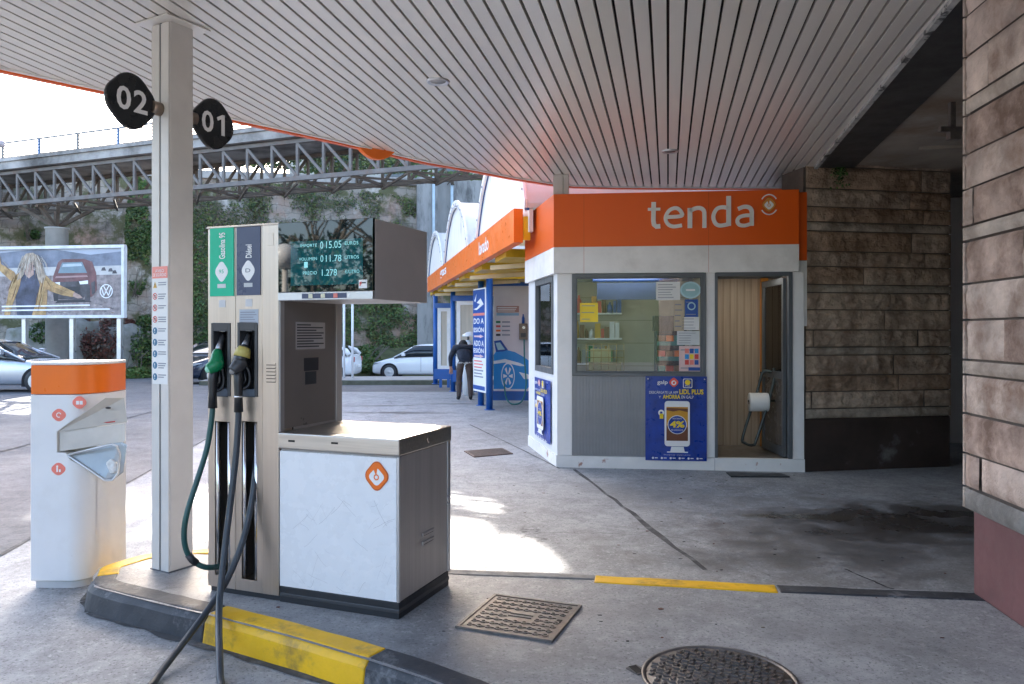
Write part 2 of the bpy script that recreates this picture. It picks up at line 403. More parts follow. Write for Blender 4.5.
# kerb stones: bevelled runs round the island, painted in turn
def kerb_run(pts, m, name='kerb', h=IZ, w=.13, out=.03, side=1):
    P = [Vector((p.x, p.y, 0)) for p in pts]; mb = MB(); prof = [(out, -.02), (.012, h-.035), (-.018, h+.004), (-w, h+.007), (-w, -.02)]; ringv = []
    # refine
    Q = []
    for i in range(len(P)-1):
        a, b, c, d = P[max(i-1,0)], P[i], P[i+1], P[min(i+2, len(P)-1)]
        for k in range(5):
            t = k/5; Q.append(.5*((2*b)+(c-a)*t+(2*a-5*b+4*c-d)*t*t+(3*b-a-3*c+d)*t**3))
    Q.append(P[-1])
    for i, p in enumerate(Q):
        d = (Q[min(i+1, len(Q)-1)] - Q[max(i-1, 0)]).normalized(); n = Vector((d.y, -d.x, 0)) * side
        j = [noise.noise(Vector((p.x*7, p.y*7, k*3.1)))*.006 for k in range(5)]
        ringv.append([(p.x+n.x*(a+j[k]), p.y+n.y*(a+j[k]), z+j[(k+2) % 5]*.8) for k, (a, z) in enumerate(prof)])
    for i in range(len(ringv)-1):
        for k in range(4): mb.face([ringv[i][k], ringv[i][k+1], ringv[i+1][k+1], ringv[i+1][k]], m)
    mb.face(ringv[0], m); mb.face(ringv[-1][::-1], m)
    return structure(mb.build(name, bevel=.008))
def lerp(a, b, t): return a + (b-a)*t
kerb_run([back[-1]+Vector((.35,-.08,0)), back[-1], front[0], front[1], front[2], front[3]+Vector((.002,.004,0))], kerbyl, side=1)
kerb_run([front[3], front[4], front[5], lerp(front[5], front[6], .96)], kerbdk, side=1)
kerb_run([lerp(front[5], front[6], .97), front[7], front[8]], kerbyl, side=1)
kerb_run([lerp(front[8], front[9], .01), front[9], front[10], front[11], front[12], front[13]], kerbdk, side=1)
kerb_run([back[1], lerp(back[2], back[3], .0), lerp(back[2], back[3], .5), back[3]], kerbdk, w=.14, out=.02, side=1)
kerb_run([lerp(back[3], back[4], .004), lerp(back[3], back[4], .5), lerp(back[3], back[4], .996)], kerbyl, w=.15, out=.02, side=1)
kerb_run([back[4], back[5], back[6], back[6]+Vector((-.45,.15,0))], mat('worn_grey_kerb', (.2,.2,.2), .8, var=.2, scale=6, bump=.4, bscale=50, dirt=(.08,.08,.08), dscale=7, damt=.8), w=.10, out=.02, side=1)

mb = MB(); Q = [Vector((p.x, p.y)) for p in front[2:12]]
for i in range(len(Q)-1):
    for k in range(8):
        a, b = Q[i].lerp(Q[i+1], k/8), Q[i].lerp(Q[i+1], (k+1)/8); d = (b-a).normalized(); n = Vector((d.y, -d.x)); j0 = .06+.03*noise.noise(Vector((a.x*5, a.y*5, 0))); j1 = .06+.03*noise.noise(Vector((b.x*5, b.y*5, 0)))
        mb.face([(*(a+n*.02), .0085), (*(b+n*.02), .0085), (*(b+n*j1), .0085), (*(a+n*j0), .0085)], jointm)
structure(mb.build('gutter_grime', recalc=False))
mb = MB(); rg = random.Random(21)
for k in range(230):
    x, y = rg.uniform(-2.6, 4.2), 3.4+5.5*rg.random()**1.3; onisl = y < 4.1 and -1.3 < x < 2.3 and y > 3.2-.6*x and y > 2.3
    if y < 4.9 and not onisl: continue
    z = IZ+.001 if onisl else .0045; r = rg.uniform(.004, .016); a0 = rg.uniform(0, 6.3); e = rg.uniform(.3, 1)
    mb.extr([(x+r*rg.uniform(.6,1.2)*math.cos(a0+q*1.26), y+e*r*rg.uniform(.6,1.2)*math.sin(a0+q*1.26), z) for q in range(5)], (0,0,.002), (inkdark, bark, leafred, jointm)[k % 4])
tag(mb.build('grit', recalc=False), 'scattered dark grit and leaf bits on the concrete', 'grit', kind='stuff')
# ------------------------------------------------------------------ canopy
CZ = 3.385
def CE(x, y): p = AT(x, y, (CZ-CH)*F/(HY-y)); return (p.x, p.y)
edge = [CE(800, 187), CE(700, 187), CE(620, 186.5), CE(575, 185.3), CE(550, 182.5), CE(515, 177), CE(479, 169.8), CE(430, 161.3), CE(385, 151), CE(335, 139.3), CE(285, 128.5), CE(232.5, 117.5), CE(170, 104), CE(103.5, 88.5), CE(50, 77.3), CE(0, 66.5)]
edge += [(-4.15, 4.45), (-4.6, 3.5), (-4.9, 2.4), (-5.0, 1.2), (-5.0, NEAR := .3)]
rd = Vector((1.196, 5.489)).normalized()
rx = lambda D: 2.449 + (D-4.256)*.218
cpoly = edge + [(rx(NEAR), NEAR)]
canopy = thing('canopy', 'big flat fuel canopy with white slatted underside over the pump', 'canopy')
mb = MB(); sa = math.atan2(156, 770); du = (math.cos(sa), -math.sin(sa))   # across the slats
us = [p[0]*du[0]+p[1]*du[1] for p in cpoly]; k0 = int(min(us)/.1)-1; k1 = int(max(us)/.1)+1
for k in range(k0, k1):
    a = k*.1; q = clip(clip(cpoly, -du[0], -du[1], -(a+.0085)), du[0], du[1], a+.0915)
    if len(q) < 3: continue
    mb.extr([(p[0], p[1], CZ) for p in q], (0, 0, .03), slatm)
o = mb.build('ceiling_slats', canopy, bevel=.004, seg=2)
mb = MB(); mb.extr([(p[0], p[1], CZ+.034) for p in cpoly], (0, 0, .02), mat('slat_backing', (.03,.024,.02), .9)); 
mb.build('backing_deck', canopy)
mb = MB(); mb.extr([(p[0]*1.0, p[1]*1.0, CZ+.056) for p in cpoly], (0, 0, .5), white2); mb.build('roof_deck', canopy)
# fascia with a red lower lip
def fascia(pts, off, z0, z1, t, m, name):
    mb = MB(); P = [Vector(p) for p in pts]; O = []
    for i, p in enumerate(P):
        d = (P[min(i+1, len(P)-1)]-P[max(i-1, 0)]).normalized(); O.append(Vector((d.y, -d.x)))
    for i in range(len(P)-1):
        a, b = P[i]+O[i]*off, P[i+1]+O[i+1]*off; c, d = P[i+1]+O[i+1]*(off+t), P[i]+O[i]*(off+t)
        mb.extr([(*a, z0), (*b, z0), (*c, z0), (*d, z0)], (0, 0, z1-z0), m)
    return mb.build(name, canopy)
eg = edge
fascia(eg, .004, CZ-.012, CZ+.05, .03, white2, 'edge_trim')
fascia(eg, .036, CZ-.024, CZ+.62, .05, orange, 'fascia')
# downlights
def downlight(px, py, label):
    p = AT(px, py, (CZ-CH)*F/(HY-py)); t = thing('downlight', label, 'ceiling light', (p.x, p.y, CZ), 0, 'canopy downlights')
    mb = MB(); mb.lathe([(.058,-.001),(.075,-.014),(.082,-.012),(.085,0.),(.085,.004)], (0,0,0), alu, 28); mb.build('trim_ring', t)
    mb = MB(); mb.lathe([(.0005,-.0035),(.057,-.0045),(.0575,-.001)], (0,0,0), mat('dull_lamp_glass', (.3,.3,.3), .2), 28); mb.build('lamp_glass', t)
downlight(438, 81, 'round recessed downlight in the slatted ceiling nearest the pump')
downlight(670, 151, 'small round recessed downlight in the slatted ceiling above the shop sign')
# hanging orange disc at the canopy rim
fr = Frame(AT(375, 150, 7.75), R(40)); t = thing('hanging_sign', 'orange rounded sign whose lower rim hangs below the canopy edge', 'sign', fr.o, fr.a)
mb = MB(); mb.plate([(x, z+.19) for x, z in circle(0, 0, .27, 40, .29)], orange2, .02, .06); mb.build('sign_disc', t, bevel=.006)

# ------------------------------------------------------------------ forecourt column with number signs
C = Frame((G(170.2, 572.7, IZ)), math.atan2(-.498, .867))
column = thing('canopy_column', 'square cream steel column standing on the pump island', 'column', C.o, C.a)
W = .158; H = CZ - IZ
mb = MB(); mb.box(-W, 0, 0, W, .004, H-.006, colwhite); mb.build('shaft', column, bevel=.006)
mb = MB(); mb.box(-W*.5-.006, -W*.5+.006, -.006, 0, .004, H-.006, frame_gr); mb.box(-W*.5+.008, -.002, -.010, -.0005, .004, H-.02, colwhite); mb.box(-W+.002, -W*.5-.008, -.010, -.0005, .004, H-.02, colwhite); mb.build('cover_strip', column)
mb = MB(); mb.box(-W-.07, .07, -.07, W+.07, H-.012, H-.004, slatm); mb.build('ceiling_plate', column)
mb = MB(); mb.box(-W-.008, .008, -.014, W+.008, 0, .006, frame_gr); mb.build('base_gasket', column)
def number_sign(txt, ly, label):
    o = C.world((-W/2, ly, 2.862-IZ)); t = thing('number_sign', label, 'sign', o, C.a + R(90), 'pump number signs')   # local x runs along column depth, front -y faces +x of column
    mb = MB(); mb.plate(diamond(0, 0, .155, .160, 64, .78), mat('black_enamel', (.012,.014,.017), .28, var=.05), .012, .03); mb.build('plate', t, bevel=.01)
    mb = MB(); w = .095
    mb.text(txt[0], -w, -.008, -.062, .07, ink, -.019, .02); 
    if txt[1] == '1': mb.extr([(.052,-.019,-.062),(.078,-.019,-.062),(.078,-.019,.07),(.060,-.019,.07),(.018,-.019,.046),(.025,-.019,.026),(.052,-.019,.040)], (0,-.0015,0), ink)
    else: mb.text(txt[1], .008, w, -.062, .07, ink, -.019, .02)
    mb.build('numerals', t)
    s = -1 if ly > 0 else 1
    mb = MB(); mb.tube([(s*.13,.0,0), (s*.20,.0,0)], .04, mat('bronze_bracket', (.3,.24,.19), .35, .8), 16); mb.build('bracket', t)
number_sign('02', -.20, 'black rounded diamond sign with white 02 on column')
number_sign('01', .36, 'black rounded diamond sign with white 01 on column')
# safety notice on column
(x0, z1), (x1, z0) = C.hit(152.8, 267, -.012), C.hit(168, 384.5, -.012)
t = thing('safety_notice', 'tall white strip with red heading and safety symbols on column', 'notice', C.world((0, -.0115, 0)), C.a)
mb = MB(); mb.box(x0, x1, -.003, 0, z0, z1, paper); mb.build('backing', t)
hh = z1 - z0; mb = MB()
mb.box(x0, x1, -.0042, -.003, z1-.1*hh, z1, pinkred)
mb.text('AVISO', x0+.03, x1-.03, z1-.05*hh, z1-.025*hh, ink, -.0045); mb.text('DE SEGURIDAD', x0+.01, x1-.01, z1-.085*hh, z1-.058*hh, ink, -.0045)
ib = mat('blue_symbol', (.03,.16,.28), .4)
for i in range(9):
    zc = z1 - hh*(.155 + i*.098); xc = x0 + .026
    if i == 0:
        mb.face([(xc-.018,-.0045,zc-.018),(xc+.018,-.0045,zc-.018),(xc,-.0045,zc+.02)], mat('amber_symbol', (.6,.35,.05), .4))
        mb.text('!', xc-.003, xc+.003, zc-.012, zc+.008, inkdark, -.005)
    elif i < 4:
        ring(mb, xc, zc, .015, .02, red, -.003); stroke(mb, [(xc-.012, zc+.012), (xc+.012, zc-.012)], .005, red, -.0035)
        mb.face([(xc-.005,-.0045,zc-.008),(xc+.005,-.0045,zc-.008),(xc+.005,-.0045,zc+.008),(xc-.005,-.0045,zc+.008)], inkdark)
    else:
        mb.face([(x,-.0045,z) for x, z in circle(xc, zc, .021)], ib); mb.text('!', xc-.003, xc+.003, zc-.012, zc+.012, ink, -.005)
    for j in range(2+(i % 2)):
        zz = zc+.012-j*.013; mb.face([(xc+.03,-.0045,zz-.003),(x1-.012-.01*((i*j) % 3),-.0045,zz-.003),(x1-.012-.01*((i*j) % 3),-.0045,zz+.003),(xc+.03,-.0045,zz+.003)], inkgrey)
mb.build('print', t)

# ------------------------------------------------------------------ fuel pump
P = Frame(G(399.3, 620.3, IZ), math.atan2(-.361, .9326))
pump = thing('fuel_pump', 'stainless fuel dispenser with low white cabinet and raised price display', 'fuel pump', P.o, P.a)
XL, XM, DP, ZT = -1.185, -.7134, .57, 1.97
mb = MB(); mb.box(XL+.01, XM-.002, .012, DP-.01, 0, .06, rubber); mb.box(XM-.001, -.004, .004, DP-.01, 0, .082, rubber); mb.box(XM, -.001, .0, DP-.006, .03, .05, greyplate); mb.build('plinth', pump, bevel=.004)
# low cabinet
mb = MB(); mb.box(XM+.002, -.004, .012, DP, .084, .80, steeldk); mb.build('low_cabinet', pump, bevel=.004)
wpan = mat('scratched_white_panel', (.80,.81,.82), .28, var=.03, dirt=(.5,.5,.5), dscale=3, damt=.3)
mb = MB(); mb.box(XM+.004, -.016, .0, .011, .086, .79, wpan)
scr = mat('scratch', (.42,.42,.43), .6)
for k in range(34):
    cx_, cz_ = random.uniform(-.6, -.05), random.choice([.5, .46, .2, .3, .15]) + random.uniform(-.06, .06); a = random.choice([R(-35), R(35), R(-50), R(60)])+random.uniform(-.25, .25); ln = random.uniform(.02, .16); pts = []
    for j in range(5): pts.append((cx_ + ln*(j/4-.5)*math.cos(a), min(.77, max(.1, cz_ + ln*(j/4-.5)*math.sin(a) + .006*math.sin(j+k)))))
    if min(p[0] for p in pts) > XM+.01 and max(p[0] for p in pts) < -.02: stroke(mb, pts, random.uniform(.0006, .0016), scr, 0, .0004)
mb.build('front_panel', pump)
mb = MB(); mb.box(-.014, .0, -.002, .012, .084, .795, alu); mb.build('corner_trim', pump, bevel=.003); mb = MB(); mb.box(-.006, .002, DP-.03, DP+.004, .084, .81, alu); mb.build('corner_trim', pump, bevel=.003)
mb = MB()
for z in (.30, .345):
    mb.box(-.004, .004, .24, .37, z, z+.022, steeldk)
for z in (.306, .351): mb.box(-.0045, .0046, .25, .36, z-.003, z+.003, void)
mb.build('side_louvre', pump, bevel=.004)
mb = MB(); mb.box(XM+.001, .006, -.012, DP+.008, .803, .887, steelh); mb.build('lid', pump, bevel=.008, seg=3)
mb = MB()
for px, w in ((293, 7), (336, 7)):
    a, zc = P.hit(px, 440.5+(px-293)*.05); mb.box(a-.02, a+.02, -.0135, -.011, zc-.006, zc+.004, void)
mb.lathe([(.001,.0065),(.012,.0085),(.016,.0065),(.016,.005)], (0, .30, .845), steelh, 16, 'x'); mb.build('lid_lock', pump)
# badge
bx, bz = P.hit(377, 476)
def badge(mb, cx, cz, r, y, og=orange2, wh=ink):
    mb.plate(diamond(cx, cz, r*1.0, r*1.1, 44, .6), mat('orange_badge_rim', (.55,.10,.012), .3), y, .003)
    mb.plate(diamond(cx, cz, r*.9, r*1.0, 44, .6), og, y-.003, .0008)
    mb.plate(diamond(cx, cz-.06*r, r*.64, r*.64, 40, .55), wh, y-.0042, .0006)
    yy = y-.005
    mb.face([(cx-.02*r, yy-.0006, cz+.0*r), (cx-.30*r, yy-.0006, cz+.60*r), (cx+.10*r, yy-.0006, cz+.66*r), (cx+.02*r, yy-.0006, cz+.22*r)], og)
    ring(mb, cx, cz-.08*r, .14*r, .23*r, og, yy-.0004, 60, 420, 20, .0008)
mb = MB(); badge(mb, bx, bz, .066, -.0005); mb.build('badge', pump)
# hose cabinet
xs_ = [P.hit(207.5, 400)[0], P.hit(235.6, 400)[0], P.hit(262.4, 400)[0], XM]
xs_[0] = XL
mb = MB(); mb.box(XL, XM-.002, .13, DP, .03, ZT-.002, steeldk); mb.box(XL+.006, XM-.006, .11, .13, .05, ZT-.01, void); mb.build('hose_cabinet', pump, bevel=.004)
def rect(xa, ya, xb, yb):
    a = P.hit(xa, ya); b = P.hit(xb, yb); return (a[0], b[0], b[1], a[1])
holst = [rect(211.2, 323, 230.7, 396.6), rect(237.4, 322.5, 258, 397)]
slots = [rect(214.9, 421, 230, 577), rect(241.7, 421, 257, 581)]
heads = [rect(210.6, 228.8, 234.2, 296), rect(237.2, 227.6, 260.8, 295)]
for i in range(2):
    mb = MB(); holes_panel(mb, xs_[i]+.0015, xs_[i+1]-.0015, .03, ZT, [slots[i], holst[i]], 0, .11, steel); mb.build('column_panel', pump, bevel=.002)
    h = heads[i]; hd = MB(); hd.box(h[0], h[1], -.005, -.0005, h[2], h[3], (greenhead, bluehead)[i])
    cxm = (h[0]+h[1])/2; hh = h[3]-h[2]
    hd.plate(diamond(cxm, h[2]+.36*hh, .042, .054, 36, .6), ink, -.005, .0012)
    hd.text('95' if i == 0 else 'D', cxm-.016, cxm+.016, h[2]+.335*hh, h[2]+.39*hh, (greenhead, bluehead)[i], -.0064)
    hd.box(cxm-.028, cxm+.028, -.0062, -.005, h[2]+.12*hh, h[2]+.18*hh, mat('silver_label', (.55,.57,.58), .4))
    if i == 0: hd.text('Gasolina 95', cxm-.016, cxm+.026, h[2]+.545*hh, h[2]+.93*hh, ink, -.0056, .02, True)
    else: hd.text('Diésel', cxm-.016, cxm+.024, h[2]+.545*hh, h[2]+.74*hh, ink, -.0056, .02, True)
    hd.build('fuel_header', pump)
    lb = MB()
    if i == 1: lb.box(cxm-.062, cxm+.062, -.0012, -.0003, h[2]-.155, h[2]-.075, mat('pale_blue_label', (.38,.43,.5), .5)); [lb.box(cxm-.055, cxm+.05-.01*(k % 3), -.0018, -.0012, h[2]-.145+k*.013, h[2]-.14+k*.013, inkgrey) for k in range(5)]
    lb.box(cxm-.02, cxm+.02, -.0012, -.0003, h[2]-.19, h[2]-.165, paper); lb.box(cxm-.022, cxm+.022, -.0012, -.0003, h[2]-.06, h[2]-.02, mat('faint_label', (.55,.56,.58), .5)); lb.build('fuel_label', pump)
    # holster
    q = holst[i]; hb = MB(); hb.box(q[0]+.001, q[1]-.001, .09, .105, q[2], q[3], greyplate)
    b = .018; hb.box(q[0]+.001, q[0]+b, -.004, .09, q[2]+.001, q[3]-.001, greyplate); hb.box(q[1]-b, q[1]-.001, -.004, .09, q[2]+.001, q[3]-.001, greyplate); hb.box(q[0]+b, q[1]-b, -.004, .09, q[3]-.045, q[3]-.001, greyplate); hb.box(q[0]+b, q[1]-b, -.004, .09, q[2]+.001, q[2]+.04, mat('holster_sill', (.09,.11,.14), .4))
    hb.box(q[0]+b+.012, q[1]-b-.012, .07, .0895, q[2]+.08, q[3]-.07, void); hb.build('holster', pump, bevel=.003)
    # hose slot: chrome side rails and dark channel
    q = slots[i]; sb = MB(); w = q[1]-q[0]
    sb.box(q[0]+.0005, q[1]-.0005, .1, .108, q[2], q[3], void)
    for xa in (q[0]+.012, q[1]-.012): sb.tube([(xa, .012, q[2]+.002), (xa, .012, q[3]-.002)], .011, chrome, 12)
    sb.build('hose_slot', pump)
mb = MB(); mb.box(xs_[2]+.0015, XM-.0005, -.004, .11, .03, ZT+.004, steel); mb.build('corner_post', pump, bevel=.004)
mb = MB()
for k in range(6):
    a = P.hit(266.5, 363.5+k*3.4); b = P.hit(276.5, 363.7+k*3.4); mb.box(a[0], b[0], -.0095, -.004, a[1]-.005, a[1]+.002, steel); mb.box(a[0]+.002, b[0]-.002, -.0046, -.0036, a[1]-.0095, a[1]-.0055, void)
mb.build('vent_louvre', pump)
mb = MB(); r_ = rect(267.5, 233.5, 274, 245.5); mb.box(r_[0], r_[1], -.006, -.0045, r_[2], r_[3], steel); mb.build('cover_plate', pump, bevel=.003)
mb = MB(); mb.box(XL-.004, XM, -.006, DP, ZT+.0005, ZT+.012, steel); mb.build('cap', pump, bevel=.003)
# dark inner side of the cabinet with its notices
mb = MB(); mb.box(XM-.001, XM+.003, .025, .5, .9, 1.575, mat('dark_taupe_side', (.22,.195,.18), .36, .3, var=.08, scale=1.5)); mb.build('side_panel', pump)
mb = MB(); mb.box(XM-.001, XM+.007, .0, .035, .888, 1.575, steeldk); mb.build('side_trim', pump, bevel=.002); mb = MB(); mb.box(XM-.001, XM+.007, .515, DP, .888, 1.575, headside); mb.build('side_trim', pump, bevel=.002)
(a, z1), (b, z0) = P.side(296, 322, XM+.004), P.side(325, 348.5, XM+.004)
mb = MB(); mb.box(XM+.003, XM+.0042, a, b, z0, z1, mat('grey_notice', (.36,.34,.33), .6))
for k, ww in enumerate((.5, .95, .7, .98, .9, .95, .6, .98, .8)):
    zz = z1-(z1-z0)*(.1+k*.1); mb.box(XM+.0042, XM+.0046, a+.008, a+.008+(b-a-.016)*ww, zz-.0035, zz+.0035, inkdark)
mb.build('text_notice', pump)
(a, z1), (b, z0) = P.side(304, 358, XM+.004), P.side(318.5, 370, XM+.004)
mb = MB(); mb.box(XM+.003, XM+.0042, a, b, z0, z1, inkdark); mb.box(XM+.003, XM+.0042, a+.01, b-.02, z0-.075, z0-.005, greyplate); mb.build('dark_sticker', pump)
# display head
DX0, DX1, DZ0, DZ1 = XM+.0005, -.1435, 1.573, 1.975
mb = MB(); mb.box(DX0, DX1, .012, DP, DZ0, DZ1, headside); mb.build('display_head', pump, bevel=.004)
mb = MB(); mb.box(DX0, DX1, -.012, .0115, DZ0, DZ0+.042, alu); mb.build('silver_strip', pump, bevel=.003)
mb = MB(); mb.box(DX0, DX1, -.010, .0115, DZ0+.0425, DZ1+.002, display); 
sc = mb.build('screen', pump, bevel=.002)
mb = MB(); a = P.hit(292, 242); b = P.hit(364, 284)
mb.box(a[0], b[0], -.0112, -.0102, b[1], a[1], lcd)
def dt(s, xa, ya, xb, yb, m=lcdtext): 
    p = P.hit(xa, yb, -.012); q = P.hit(xb, ya, -.012); mb.text(s, p[0], q[0], p[1], q[1], m, -.0114)
dt('IMPORTE', 300.5, 243.6, 317, 247.4); dt('0', 320.3, 241.4, 323.2, 248.8); dt('15.05', 326.2, 240.5, 341.5, 248.4); dt('EUROS', 345, 240.8, 358.5, 245)
dt('VOLUMEN', 299, 257, 317, 260.8); dt('0', 320.5, 255.2, 323.4, 262); dt('11.78', 326, 254.6, 341.5, 261.8); dt('LITROS', 345, 255, 359, 259)
dt('PRECIO', 303, 271, 317, 274.8); dt('1.278', 322, 269, 337, 276); dt('€/LITRO', 345, 269.3, 359.5, 273.4)
p = P.hit(305.5, 268); mb.box(p[0], p[0]+.022, -.0122, -.0112, p[1], p[1]+.03, lcdtext)
p = P.hit(360, 288.4); mb.box(p[0], p[0]+.048, -.0115, -.0102, p[1], p[1]+.042, ink); mb.text('F', p[0]+.006, p[0]+.018, p[1]+.012, p[1]+.032, red, -.0116, .06); mb.box(p[0]+.018, p[0]+.042, -.0121, -.0115, p[1]+.024, p[1]+.03, inkdark)
mb.build('readout', sc)
mb = MB(); a = P.hit(303.5, 295.5); b = P.hit(348, 299.8); mb.box(a[0], b[0], -.0135, -.012, DZ0+.008, DZ0+.034, bluehead)
for k, cm in enumerate((mat('cream_button', (.7,.68,.5), .4), mat('cream_button', None or (.7,.68,.5), .4), pinkred)):
    xx = a[0]+(b[0]-a[0])*(.2+.28*k); mb.box(xx-.012, xx+.012, -.016, -.0135, DZ0+.01, DZ0+.032, cm)
mb.build('button_strip', pump)
# nozzles
def nozzle(name_label, px, body_m, collar_m):
    (tip, base, mid, nose, boot0, boot1, guard) = px
    l = lambda q, off: P.p3(q[0], q[1], off)
    o = P.world(l(mid, -.03)); t = thing('fuel_nozzle', name_label, 'fuel nozzle', o, P.a, 'fuel nozzles in their holsters')
    l0 = l(mid, -.03); q = lambda p_, off: l(p_, off) - l0
    mb = MB(); mb.tube([q(tip, .06), q(((tip[0]+base[0])/2, (tip[1]+base[1])/2), .03), q(base, -.01)], [.012, .014, .018], mat('spout_alloy', (.35,.36,.38), .35, .8), 12); mb.build('spout', t)
    mb = MB(); mb.tube([q(base, -.01), q((base[0]-.8, base[1]+4), -.02), q((mid[0]+.4, mid[1]-4), -.03), q(mid, -.035), q((mid[0]*.55+nose[0]*.45, mid[1]*.55+nose[1]*.45+.5), -.055), q(nose, -.075)], [.022, .03, .036, .042, .036, .027], body_m, 14, smooth_path=4); mb.build('body', t)
    mb = MB(); mb.lathe([(.001,-.006),(.016,-.005),(.02,0)], q(nose, -.078), collar_m, 14, 'y'); mb.build('swivel_cap', t)
    mb = MB(); mb.tube([q((mid[0]-1.5, mid[1]+2), -.04), q(boot0, -.045), q(((boot0[0]+boot1[0])/2, (boot0[1]+boot1[1])/2), -.05), q(boot1, -.05)], [.026, .024, .021, .024], black, 12); mb.build('grip', t)
    mb = MB(); g0 = (mid[0]+5, mid[1]+2); mb.tube([q(g0, -.02), q((guard[0]+2.5, guard[1]-9), -.01), q((guard[0]+2, guard[1]+3), -.01), q((boot0[0]+2, guard[1]+8), -.04)], .008, black, 8, smooth_path=3)
    mb.tube([q((mid[0]+3, mid[1]+4), -.02), q((guard[0]-1, guard[1]-2), -.015), q((boot0[0]+3, guard[1]+5), -.03)], .006, black, 8); mb.build('trigger_guard', t)
    return t
nz1 = nozzle('green pump nozzle hanging in the left holster', ((222.9, 334.8), (218, 350.6), (216.4, 364), (207.8, 369.4), (212.7, 380), (212.7, 408), (221, 384)), green, mat('pale_green_cap', (.25,.55,.4), .3))
nz2 = nozzle('black pump nozzle with yellow collar in the right holster', ((248.7, 334.8), (244.6, 346.5), (240, 363), (232.3, 371.4), (238.4, 382), (238.6, 412), (247, 382)), mat('charcoal_plastic', (.035,.037,.04), .35), mat('grey_cap', (.16,.16,.16), .35))
nc = MB(); l0 = P.p3(240, 363, -.03); nc.tube([P.p3(244.6, 347.5, -.012)-l0, P.p3(243.4, 351, -.018)-l0, P.p3(241.8, 357, -.026)-l0], [.031, .039, .044], yellowdull, 14); nc.build('yellow_sleeve', nz2)
nc = MB(); nc.tube([P.p3(238.5, 395.5, -.05)-l0, P.p3(238.5, 397.5, -.05)-l0], .0245, chrome, 12); nc.build('hose_clip', nz2)
# hoses (points by image place and distance)
def hose(name, label, pts, r, m, boots=()):
    W_ = [AT(*p) if len(p) == 3 else Vector(p[:3]) for p in pts]; o = W_[0]
    t = thing(name, label, 'fuel hose', o, 0, 'pump hoses')
    mb = MB(); mb.tube([p-o for p in W_], r, m, 14, smooth_path=6); mb.build('hose_line', t)
    return t, o
d1 = P.world(P.p3(212.7, 408, -.05)).y; d2 = P.world(P.p3(238.6, 412, -.05)).y
ht, o_ = hose('fuel_hose', 'green rubber hose looping from the green nozzle back into the pump', [(212.7, 406, d1), (211.5, 420, d1-.01), (206.5, 450, d1-.03), (194, 490, d1-.10), (186.5, 515, d1-.14), (184, 535, d1-.15), (187, 552, d1-.14), (196, 563, d1-.12), (208, 567.5, d1-.09), (222, 566, d1+.03)], .0145, hosegreen)
mb = MB(); mb.tube([AT(188.5, 554.5, d1-.138)-o_, AT(192, 559.5, d1-.13)-o_, AT(196.5, 563.2, d1-.118)-o_], .019, rubber, 14); mb.build('hose_clamp', ht)
hose('fuel_hose', 'black hose from the black nozzle draping over the kerb to the ground and back up', [(238.7, 410, d2), (238, 425, d2-.005), (235.5, 460, d2-.03), (229.5, 510, d2-.08), (223.5, 560, d2-.15), (219.5, 600, 3.83), (218.8, 630, 3.67), (219.5, 655, 3.51), (220, 676, 3.405), (220.3, 688, 3.335), (-1.265, 3.2, .018, 0), (-1.28, 3.08, .018, 0), (-1.36, 2.98, .02, 0), (-1.48, 2.98, .02, 0), (-1.58, 3.12, .02, 0), (150, 686, 3.33), (163, 669, 3.46), (190, 634, 3.70), (212, 604, 3.85), (228, 578, 3.93), (243, 540, 4.0), (252, 500, 4.06), (255.5, 470, 4.12), (256, 455, 4.22)], .0165, rubberblue)

# ------------------------------------------------------------------ squeegee and paper bin
B = Frame((-2.615, 4.63, 0.0), R(-1))
bin_ = thing('service_bin', 'white rounded forecourt waste bin with orange top and triangular opening', 'waste bin', B.o, B.a)
def bin_outline(g=0.):
    o = [(-.285+g, .0+g)]
    for k in range(25):
        a = R(-90+90*k/24); o.append((-.06+(.15-g)*math.cos(a), .23+(.23-g)*math.sin(a)))
    o += [(.09-g, .40-g), (-.285+g, .40-g)]; return o
zt = B.hit(60, 362)[1]; zo = B.hit(60, 394.3)[1]; zb = .05
def bin_block(z0, z1, m, g=0., nm='body', bev=.01):
    mb = MB(); mb.extr([(x, y, z0) for x, y in bin_outline(g)], (0, 0, z1-z0), m, False); return mb.build(nm, bin_, bevel=bev)
binw = mat('bin_white', (.74,.745,.75), .35, var=.03, dirt=(.45,.40,.33), dscale=1.8, damt=.22)
bb = bin_block(zb, zo-.003, binw); bin_block(0, zb-.003, mat('bin_plinth', (.5,.51,.52), .5), .02, 'plinth', .004)
bin_block(zo, zt-.02, orange2, .002, 'orange_band', .004); bin_block(zt-.019, zt, binw, 0, 'lid', .006)
# recess cut into the body for the paper dispenser and the waste funnel
def bl(x, y): return B.hit(x, y)
prof = [bl(57, 431.5), bl(57, 452), bl(66, 455.5), bl(70, 461), bl(105, 481.5), bl(112, 480.5), bl(118, 470)]
cut = [bl(57, 432), bl(105, 397), bl(123, 396.5), bl(127, 400), bl(127, 445), bl(117, 480), bl(111, 481.5), bl(104, 480), bl(70, 460), bl(66, 453), bl(57, 452.5)]
cm = MB(); cm.extr([(x, -.3, z) for x, z in cut], (0, .40, 0), mat('bin_recess', (.56,.55,.52), .45, var=.03)); cutter = cm.build('recess_cutter')
bo = bb.modifiers.new('cut', 'BOOLEAN'); cutter.parent = bin_; bo.object = cutter; bo.operation = 'DIFFERENCE'; bo.solver = 'EXACT'; bo.material_mode = 'TRANSFER'
bb.modifiers.move(1, 0)
dg = bpy.context.evaluated_depsgraph_get(); dg.update(); me = bpy.data.meshes.new_from_object(bb.evaluated_get(dg)); bb.modifiers.clear(); bb.data = me; bpy.data.objects.remove(cutter)
